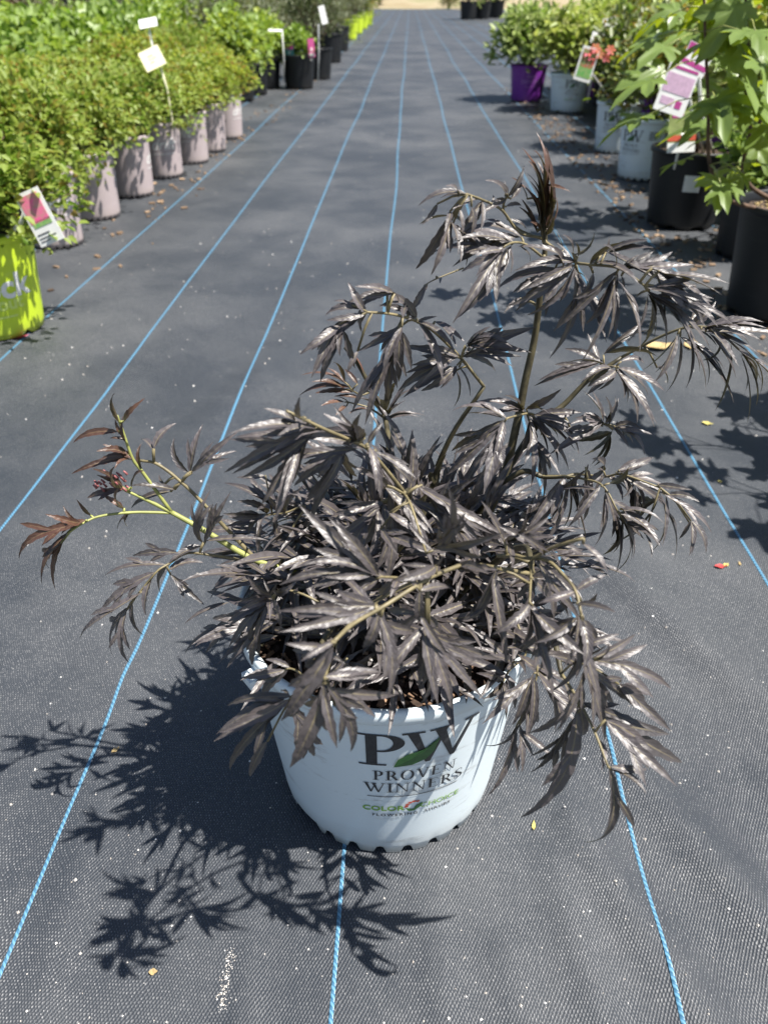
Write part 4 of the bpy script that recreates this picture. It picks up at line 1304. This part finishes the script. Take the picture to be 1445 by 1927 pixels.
# two nearer shrubs with broad lobed leaves
def lobed_leaf(seed):
    rg = random.Random(seed)
    mb = MB()
    out = []
    n = 54
    for i in range(n):
        a = -math.pi + 2 * math.pi * i / n        # 0 is the tip direction (+y)
        r = .30
        for ca, amp, wd in ((0, .72, .36), (.95, .50, .34), (-.95, .50, .34), (1.85, .26, .36), (-1.85, .26, .36)):
            r = max(r, .24 + amp * math.exp(-((a - ca) / wd) ** 2))
        if abs(a) > 2.7: r *= .45
        r *= 1 + (.06 if i % 2 else -.05) + rg.uniform(-.03, .03)
        x, y = r * math.sin(a), r * math.cos(a) + .12
        out.append(Vector((x, y, 0)))
    ctr = Vector((0, .12, 0))
    vs, uv = [ctr], [(.5, .5)]
    for f in (.5, 1):
        for p in out:
            q = ctr.lerp(p, f)
            rr = (q - ctr).length
            q = q.copy()
            aa = math.atan2(p.x, p.y - .12)
            cre = min(abs(aa - c_) for c_ in (0, .95, -.95, 1.85, -1.85))
            q.z = -.34 * rr * rr + .10 * abs(q.x) + .22 * rr * min(cre, .45) + .05 * math.sin(q.x * 9 + seed) * rr + rg.uniform(-.012, .012)
            vs.append(q); uv.append((q.x * .5 + .5, q.y))
    fs = [(0, 1 + i, 1 + (i + 1) % n) for i in range(n)] + [(1 + i, 1 + n + i, 1 + n + (i + 1) % n, 1 + (i + 1) % n) for i in range(n)]
    mb.add(vs, fs, uv)
    return mb.mesh('leaf', M['maple'])


LOB = [lobed_leaf(s) for s in (1, 2, 3, 4)]


def lobed_shrub(base, label, stems, spots, nrand, seed, size=.13):
    rg = random.Random(seed)
    e = empty('lobed_leaf_shrub', base, label, 'shrub')
    nodes = []
    for pts, r0 in stems:
        sp = spline(pts, 6)
        mb = MB(); tube(mb, [p - sp[0] for p in sp], r0, r0 * .45, 7)
        mb.build('stem', M['wood'], e, sp[0])
        nodes += sp[len(sp) // 4:]
    allp = list(spots)
    for i in range(nrand):
        nd = rg.choice(nodes)
        a = rg.uniform(0, 6.28)
        allp.append((nd + Vector((math.cos(a) * rg.uniform(.05, .17), math.sin(a) * rg.uniform(.05, .17), rg.uniform(-.02, .09))), rg.uniform(.55, 1.1)))
    for p, s in allp:
        nd = min(nodes, key=lambda q: (q - p).length)
        d = (p - nd)
        if d.length < .01: d = Vector((rg.uniform(-1, 1), rg.uniform(-1, 1), .2)) * .05
        d2 = Vector((d.x, d.y, d.z * .4 - .02)).normalized()
        up = (Vector((0, 0, 1)) + Vector((rg.uniform(-.6, .6), rg.uniform(-.9, .3), 0))).normalized()
        sd = d2.cross(up).normalized(); up = sd.cross(d2)
        o = bpy.data.objects.new('leaf', rg.choice(LOB))
        link(o, e, p)
        mt = Matrix((sd, d2, up)).transposed()
        o.rotation_euler = mt.to_euler()
        o.scale = (size * s,) * 3
        pt = MB(); tube(pt, [Vector((0, 0, 0)), d * .5 + Vector((0, 0, .01)), d], .0016, .0011, 5)
        po = pt.build('leaf_stalk', M['stem_lime'], e, nd)
    return e


def P2(lst, Y): return [(at(x, y, Y + brn.uniform(-.12, .12)), s) for x, y, s in lst]


b = BL2 + Vector((0, 0, .24))
lobed_shrub(b, 'broad lobed green leaves shrub in the stickered black pot', [
    ([b, b + Vector((-.03, -.02, .2)), b + Vector((-.06, -.03, .42))], .006), ([b + Vector((.03, 0, 0)), b + Vector((.09, .02, .25)), b + Vector((.08, .02, .52))], .006),
    ([b + Vector((.02, .03, 0)), b + Vector((.0, .08, .3)), b + Vector((.02, .1, .56))], .005)],
    P2([(1250, 88, 1.25), (1215, 140, 1.0), (1205, 218, .9), (1290, 62, 1.0), (1235, 42, 1.0), (1300, 100, 1.0), (1325, 150, 1.0), (1280, 20, 1.0),
        (1250, 130, 1.0), (1310, 210, .8)], 2.92), 36, 3, .105)
b = Vector((BL1.x, BL1.y, .26))
lobed_shrub(b, 'tall brown stemmed shrub with broad lobed leaves in the mulched black pot', [
    ([b + Vector((-.01, -.01, 0)), at(1402, 340, 2.05), at(1412, 230, 2.05), at(1405, 60, 2.0), at(1400, -60, 2.0)], .006),
    ([b + Vector((-.05, -.02, 0)), at(1370, 375, 2.02), at(1335, 310, 2.0), at(1332, 200, 2.0), at(1326, 60, 2.0), at(1322, -80, 2.0)], .006),
    ([b + Vector((.02, 0, 0)), at(1425, 300, 2.1), at(1440, 180, 2.1), at(1446, 30, 2.1), at(1452, -100, 2.1)], .006)],
    P2([(1375, 140, 1.1), (1345, 185, 1.2), (1400, 195, 1.0), (1432, 120, 1.0), (1382, 215, .9), (1352, 60, 1.1), (1412, 40, 1.1), (1440, 80, 1.0), (1348, 335, .9), (1395, 330, .6),
        (1422, 270, .8), (1362, 105, 1.0), (1440, 235, .9), (1330, 20, 1.0), (1390, 5, 1.1), (1378, 345, .7), (1425, 165, .9)], 2.02), 40, 8, .105)
# mulch shreds on that pot's soil
mb = MB()
for i in range(160):
    a, r = brn.random() * 6.28, math.sqrt(brn.random()) * .125
    box(mb, (r * math.cos(a), r * math.sin(a), .004 + brn.random() * .006), (.022 * brn.uniform(.5, 1.4), .006, .004), Matrix.Rotation(brn.random() * 6, 3, 'Z') @ Matrix.Rotation(brn.uniform(-.5, .5), 3, 'Y'))
o = mb.build('mulch_shreds', M['drytan'], None, (BL1.x, BL1.y, .262), False)
tag(o, 'pale shredded mulch on the soil of the near black pot', kind='stuff')
# a neighbour out of frame whose leaf shadow falls across the cloth
nb = Vector((1.02, 1.22, 0))
put_pot(BK, [], nb, 0, 'black nursery pot beside the mulched pot at the aisle edge', None)
b = nb + Vector((0, 0, .24))
lobed_shrub(b, 'lobed leaf shrub casting its leafy shade on the cloth', [
    ([b, b + Vector((-.05, .0, .2)), b + Vector((-.08, .02, .42))], .006), ([b + Vector((.02, 0, 0)), b + Vector((.03, .06, .25)), b + Vector((.02, .1, .5))], .006),
    ([b + Vector((0, -.02, 0)), b + Vector((-.03, -.10, .25)), b + Vector((-.05, -.16, .45))], .005)], [], 44, 12, .10)

# red flowers on the shrub in the tall white pot
rfs = [o for o in bpy.data.objects if o.get('label', '').startswith('green shrub with red flowers')][0]
for x, y in ((1112, 105), (1126, 102), (1148, 95), (1105, 98), (1140, 108), (1120, 92)):
    mb = MB()
    for k in range(6):
        a = k * 1.047
        mb.add([(0, 0, 0), (.020 * math.cos(a - .4), .020 * math.sin(a - .4), .006), (.028 * math.cos(a), .028 * math.sin(a), .002), (.020 * math.cos(a + .4), .020 * math.sin(a + .4), .006)], [(0, 1, 2, 3)])
    p = at(x, y, RF.y - .24)
    o = mb.build('flower', M['flower_red'], None, p)
    o.parent = rfs
    o.matrix_parent_inverse = (Matrix.Translation(rfs.location) @ Matrix.Rotation(rfs.rotation_euler.z, 4, 'Z') @ Matrix.Diagonal((*rfs.scale, 1))).inverted()
    o.rotation_euler = (R(60), 0, 0)

# ------------------------------------------------------------------ tags, price cards and stakes
def card(name, x, y, Y, wd, ht, roll, tilt, label, cat, mat='card', patches=(), stake=None, group=None, yaw=0.0, smat='card'):
    """upright card centred at photo pixel x, y, Y metres off; roll turns it in its plane, tilt leans it back; patches: (u0, v0, u1, v1, material)"""
    p = at(x, y, Y)
    rot = Matrix.Rotation(yaw, 3, 'Z') @ Matrix.Rotation(tilt, 3, 'X') @ Matrix.Rotation(roll, 3, 'Y')
    e = empty(name, p if stake is None else Vector((*stake[-1].xy, stake[-1].z)), label, cat, group)
    mb = MB(); box(mb, (0, 0, 0), (wd, .0014, ht), rot)
    c_ = mb.build('card', M[mat], e, p, False)
    for u0, v0, u1, v1, pm in patches:
        mb = MB()
        box(mb, rot @ Vector(((u0 + u1 - 1) * wd / 2, -.0012, (v0 + v1 - 1) * ht / 2)), ((u1 - u0) * wd, .0008, (v1 - v0) * ht), rot)
        mb.build('printed_panel', M[pm], c_, p, False)
    if stake:
        mb = MB()
        tube(mb, [q - stake[-1] for q in stake], .0055, .004, 6)
        mb.build('stake', M[smat], e, stake[-1])
    return e


lp = at(60, 470, 1.80)
card('plant_tag', 75, 409, 1.80, .062, .118, R(-21), R(-8), 'plant tag with pink flower picture hanging by the lime pot', 'plant tag', 'card',
     [(.08, .42, .86, .93, 'photo_pink'), (.14, .34, .88, .46, 'photo_green'), (.1, .2, .6, .225, 'ink_grey'), (.1, .13, .8, .15, 'ink_grey'), (.1, .07, .5, .09, 'ink_grey')], [at(58, 372, 1.82), at(40, 420, 1.84), Vector((LMP.x + .09, 1.86, .225))])
sp0 = pot_at(313, 336, .084)
st = [at(303, 128, 3.80), at(314, 165, 3.80), at(325, 228, 3.82), Vector((at(325, 228, 3.82).x, 3.82, .21))]
card('price_sign', 287, 110, 3.80, .092, .095, R(-28), R(-38), 'cream price card on a pale stake in the fourth mauve pot', 'price sign', 'card_cream',
     [(.3, .62, .6, .66, 'drytan'), (.3, .46, .7, .5, 'drytan'), (.3, .3, .55, .34, 'drytan')], st, smat='card_cream')
q = at(279, 43, 5.0)
card('price_sign', 279, 43, 5.0, .10, .055, R(-12), R(-40), 'white price card standing among the fresh green bushes', 'price sign', 'card', [], [q, q + Vector((.01, 0, -.2)), Vector((q.x + .02, 5.0, .24))])
q = at(531, 58, 7.7)
card('price_sign', 513, 57, 7.7, .17, .05, R(4), R(-75), 'white stake with its card bent left, beside the front black pot', 'price sign', 'card', [], [q, q + Vector((.0, 0, -.2)), Vector((q.x - .02, 7.7, .02))])
q = at(600, 45, 7.7)
card('price_sign', 608, 28, 7.7, .05, .14, R(-14), R(-20), 'white stake with an upright card, right of the front black pot', 'price sign', 'card', [], [q, q + Vector((-.01, 0, -.2)), Vector((q.x - .03, 7.7, .02))])
q = at(545, 96, 7.78)
card('plant_tag', 545, 96, 7.78, .08, .13, R(2), R(-8), 'teal plant tag in the black pot between price stakes', 'plant tag', 'card_teal', [(.1, .6, .9, .95, 'ink_magenta')], [q, q - Vector((0, 0, .1)), Vector((q.x, 7.80, .24))])
q = at(586, 90, 7.78)
card('plant_tag', 586, 90, 7.78, .055, .14, R(-4), R(-8), 'pink plant tag in the black pot between price stakes', 'plant tag', 'card_pink', [(.1, .05, .9, .2, 'card')], [q, q - Vector((0, 0, .1)), Vector((q.x - .03, 7.84, .24))])
q = at(1272, 168, 2.70)
card('plant_tag', 1272, 170, 2.70, .098, .130, R(16), R(-10), 'white and pink printed plant tag hanging over the stickered black pot', 'plant tag', 'card',
     [(.05, .42, .95, .82, 'ink_pale_pink'), (.12, .16, .55, .32, 'ink_pale_pink'), (.62, .14, .82, .30, 'ink_magenta'), (.04, .92, .96, .98, 'ink_magenta')], [at(1290, 130, 2.72), at(1300, 210, 2.8), Vector((BL2.x + .03, BL2.y - .04, .235))])
q = at(1312, 108, 2.74)
card('plant_tag', 1310, 112, 2.74, .085, .075, R(22), R(-10), 'magenta striped plant tag behind the white and pink one', 'plant tag', 'card',
     [(.02, .70, .98, .98, 'ink_magenta'), (.02, .2, .98, .38, 'ink_magenta')], [q, at(1318, 210, 2.84), Vector((BL2.x + .07, BL2.y - .02, .235))])
q = at(1283, 250, 2.86)
card('plant_tag', 1283, 248, 2.86, .092, .125, R(-3), R(-12), 'olive plant tag with a red band stuck in the stickered black pot', 'plant tag', 'card_green',
     [(.0, .28, 1.0, .42, 'ink_red'), (.0, .0, 1.0, .24, 'card'), (.1, .84, .5, .94, 'ink_magenta')], [q, q - Vector((0, 0, .05)), Vector((q.x, 2.87, .225))])
q = at(1103, 121, RF.y - .25)
card('plant_tag', 1103, 121, RF.y - .25, .085, .15, R(14), R(-8), 'picture tag with red and green flowers hanging over the tall white pot', 'plant tag', 'card',
     [(.1, .40, .92, .92, 'photo_mix'), (.1, .1, .92, .40, 'photo_green')], [q, q + Vector((.03, .05, -.03)), RF + Vector((-.03, -.03, .22))])
for (x, y, wd, ht, rl, dY, lb) in ((1124, 72, .07, .055, .2, .3, 'small white blank tag above the red flowers'), (1148, 47, .08, .075, -.2, .5, 'pale square tag held highest above the red flowers')):
    q = at(x, y, RF.y + dY)
    card('plant_tag', x, y, RF.y + dY, wd, ht, rl, R(-15), lb, 'plant tag', 'card', [], [q, q - Vector((0, 0, .15)), Vector((q.x, q.y + .05, .2))])

# dark post behind the left ranks
q = at(126, 20, 8.6)
mb = MB(); tube(mb, [Vector((0, 0, 0)), Vector((0, 0, 1.0)), Vector((0, 0, 2.2))], .03, .03, 10)
box(mb, (0, 0, .01), (.14, .14, .02))
tag(mb.build('post', M['steel'], None, (q.x, q.y, -.006)), 'dark thin steel post among the left back ranks', 'post')

# ------------------------------------------------------------------ trees and scrub past the end of the aisle
TREE = [crown_mesh('tree_crown', M['tree_leaf'], 900 + i, 170, 34, 2.4, 4.2, .20, .6, .2, .25, .22, 0.0) for i in range(2)]
trn = random.Random(31)
tspots = [(-12, 58), (-7.5, 62), (-3.5, 66), (4.5, 60), (8.5, 57), (13, 63), (0.5, 70), (-17, 52), (18, 52), (-21, 40), (21, 38), (-22, 26), (20, 24)]
for i, (x, y) in enumerate(tspots):
    e = empty('tree', (x, y, gz(x, y) - .1), 'dense dark green tree past the end of the aisle', 'tree', 'trees past the aisle')
    s = trn.uniform(.85, 1.3)
    e.scale = (s, s, s); e.rotation_euler = (0, 0, trn.random() * 6)
    mb = MB(); tube(mb, spline([Vector((0, 0, -.2)), Vector((.08, 0, 1.0)), Vector((0, .1, 2.2)), Vector((.1, 0, 3.6))], 4), .19, .07, 9)
    for k in range(5):
        a = k * 1.3
        tube(mb, [Vector((.05, .05, 1.3 + k * .3)), Vector((.7 * math.cos(a), .7 * math.sin(a), 2.2 + k * .3)), Vector((1.5 * math.cos(a), 1.5 * math.sin(a), 2.9 + k * .3))], .06, .02, 6)
    o = bpy.data.objects.new('trunk', mb.mesh('trunk', M['trunk'])); COL.objects.link(o); o.parent = e
    o = bpy.data.objects.new('crown', TREE[i % 2][0]); COL.objects.link(o); o.parent = e; o.location = (0, 0, .7)
for i, (x, y, kd, s, lb, gr) in enumerate([(-2.6, 40, 'olive', 2.4, 'olive scrub bush at the end of the aisle', 'olive scrub at the aisle end'), (-3.8, 43, 'olive', 2.6, 'olive scrub bush at the end of the aisle', 'olive scrub at the aisle end'),
                                           (1.9, 45, 'orange', 2.0, 'yellowish scrub bush at the end of the aisle', None), (3.9, 42, 'bronze', 2.6, 'dark scrub bush at the end of the aisle', None),
                                           (-1.6, 48, 'bronze', 1.6, 'low brownish scrub bush on the dry bank', None)]):
    put_shrub(kd, (x, y), gz(x, y), lb, gr, s, 'scrub_bush', 'bush')

# ------------------------------------------------------------------ litter on the cloth
def scrap(x, y, ln, wd, mat, label, rz, name='fallen_leaf', cat='fallen leaf', curl=.35, group=None):
    p = G(x, y)
    mb = MB()
    vs, fs, uv = [], [], []
    for i in range(7):
        t = i / 6
        w_ = wd * .5 * max(.05, math.sin(math.pi * t ** .8))
        for k in (-1, 0, 1):
            vs.append((ln * (t - .5), w_ * k, .0005 + curl * ln * (.35 * (2 * t - 1) ** 2) + abs(k) * w_ * curl + .0008 * math.sin(i * 2.1 + k)))
            uv.append((k * .5 + .5, t))
    for i in range(6):
        for k in range(2):
            a = i * 3 + k
            fs.append((a, a + 1, a + 4, a + 3))
    mb.add(vs, fs, uv)
    o = mb.build(name, M[mat], None, (p.x, p.y, cz(p.x, p.y) + .0006))
    o.rotation_euler = (0, 0, rz)
    return tag(o, label, cat, group)


scrap(1240, 655, .075, .045, 'drytan', 'large curled tan leaf lying in the aisle behind the elder', .3)
scrap(1300, 648, .070, .035, 'drytan', 'tan leaf beside the large curled one on the cloth', 1.2, curl=.2)
scrap(1331, 794, .022, .014, 'dryyel', 'yellow dry leaf scrap between two leafy shadows', -.3)
scrap(1356, 1064, .020, .010, 'petal', 'red petal lying on the cloth by the blue thread', .1, 'fallen_petal', 'petal')
scrap(1366, 1061, .012, .008, 'dryyel', 'yellow scrap touching the red petal', .6)
scrap(1004, 1553, .012, .004, 'dryyel', 'thin yellow scrap on the cloth right of the white pot', 1.4)
scrap(1355, 903, .009, .007, 'dryyel', 'tiny lemon coloured scrap beside the leafy shadow', .2)
scrap(217, 1408, .010, .006, 'drytan', 'tan chip inside the elder shadow', .9)
scrap(288, 1826, .008, .006, 'drytan', 'tan chip below the elder shadow', .2)
scrap(35, 634, .055, .02, 'petal', 'reddish dead leaf under the lime green pot', .3)
scrap(1392, 1058, .011, .004, 'drytan', 'narrow straw coloured scrap by the red petal', 1.5)
prn = random.Random(8)
mb = MB()
def grit(x, y, s):
    z = cz(x, y)
    vs = [Vector((prn.uniform(.5, 1) * a, prn.uniform(.5, 1) * b, prn.uniform(.5, 1) * c)) * s for a, b, c in ((1, 0, 0), (-1, 0, 0), (0, 1, 0), (0, -1, 0), (0, 0, 1), (0, 0, -.2))]
    mb.add([(v.x + x, v.y + y, v.z + z + .0002) for v in vs], [(0, 2, 4), (2, 1, 4), (1, 3, 4), (3, 0, 4), (2, 0, 5), (1, 2, 5), (3, 1, 5), (0, 3, 5)])
for i in range(900):
    u = prn.random()
    y = .25 + 2.6 * u * u
    x = prn.uniform(-.75, .85) * (y * .6 + .25) * 1.2
    if (Vector((x, y, 0)) - POTC).xy.length < .12: continue
    grit(x, y, prn.choice((.0007, .0009, .0012, .0012, .0018)) * (1 + .5 * y))
for i in range(170):
    y = prn.uniform(1.6, 8)
    grit(prn.uniform(-.9, .95), y, prn.uniform(.0015, .004))
for i in range(150):                                    # spill of grit in front of the pot
    t = prn.random()
    p = G(415 + prn.gauss(0, 5) + 20 * t, 1895 - 110 * t + prn.gauss(0, 6))
    grit(p.x, p.y, prn.choice((.0006, .0008, .0011)))
o = mb.build('perlite_grit', M['perlite'], None, (0, 0, 0), False)
tag(o, 'scattered pale perlite and grit on the cloth', kind='stuff')

# bark and potting mix drifted along the feet of the pots
mb = MB()
for i in range(620):
    sd = prn.random()
    if sd < .2:
        y = prn.uniform(2.2, 9); x = -1.02 + prn.gauss(0, .07) - .02 * max(0, 3 - y)
    else:
        y = prn.uniform(1.7, 8); x = .84 + abs(prn.gauss(0, .16))
    s_ = prn.uniform(.5, 1.6)
    box(mb, (x, y, cz(x, y) + .003), (.016 * s_, .007 * s_, .005 * s_), Matrix.Rotation(prn.random() * 6, 3, 'Z') @ Matrix.Rotation(prn.uniform(-.4, .4), 3, 'X'))
tag(mb.build('bark_litter', M['litter'], None, (0, 0, 0), False), 'scattered bark and potting mix along the pot rows', kind='stuff')
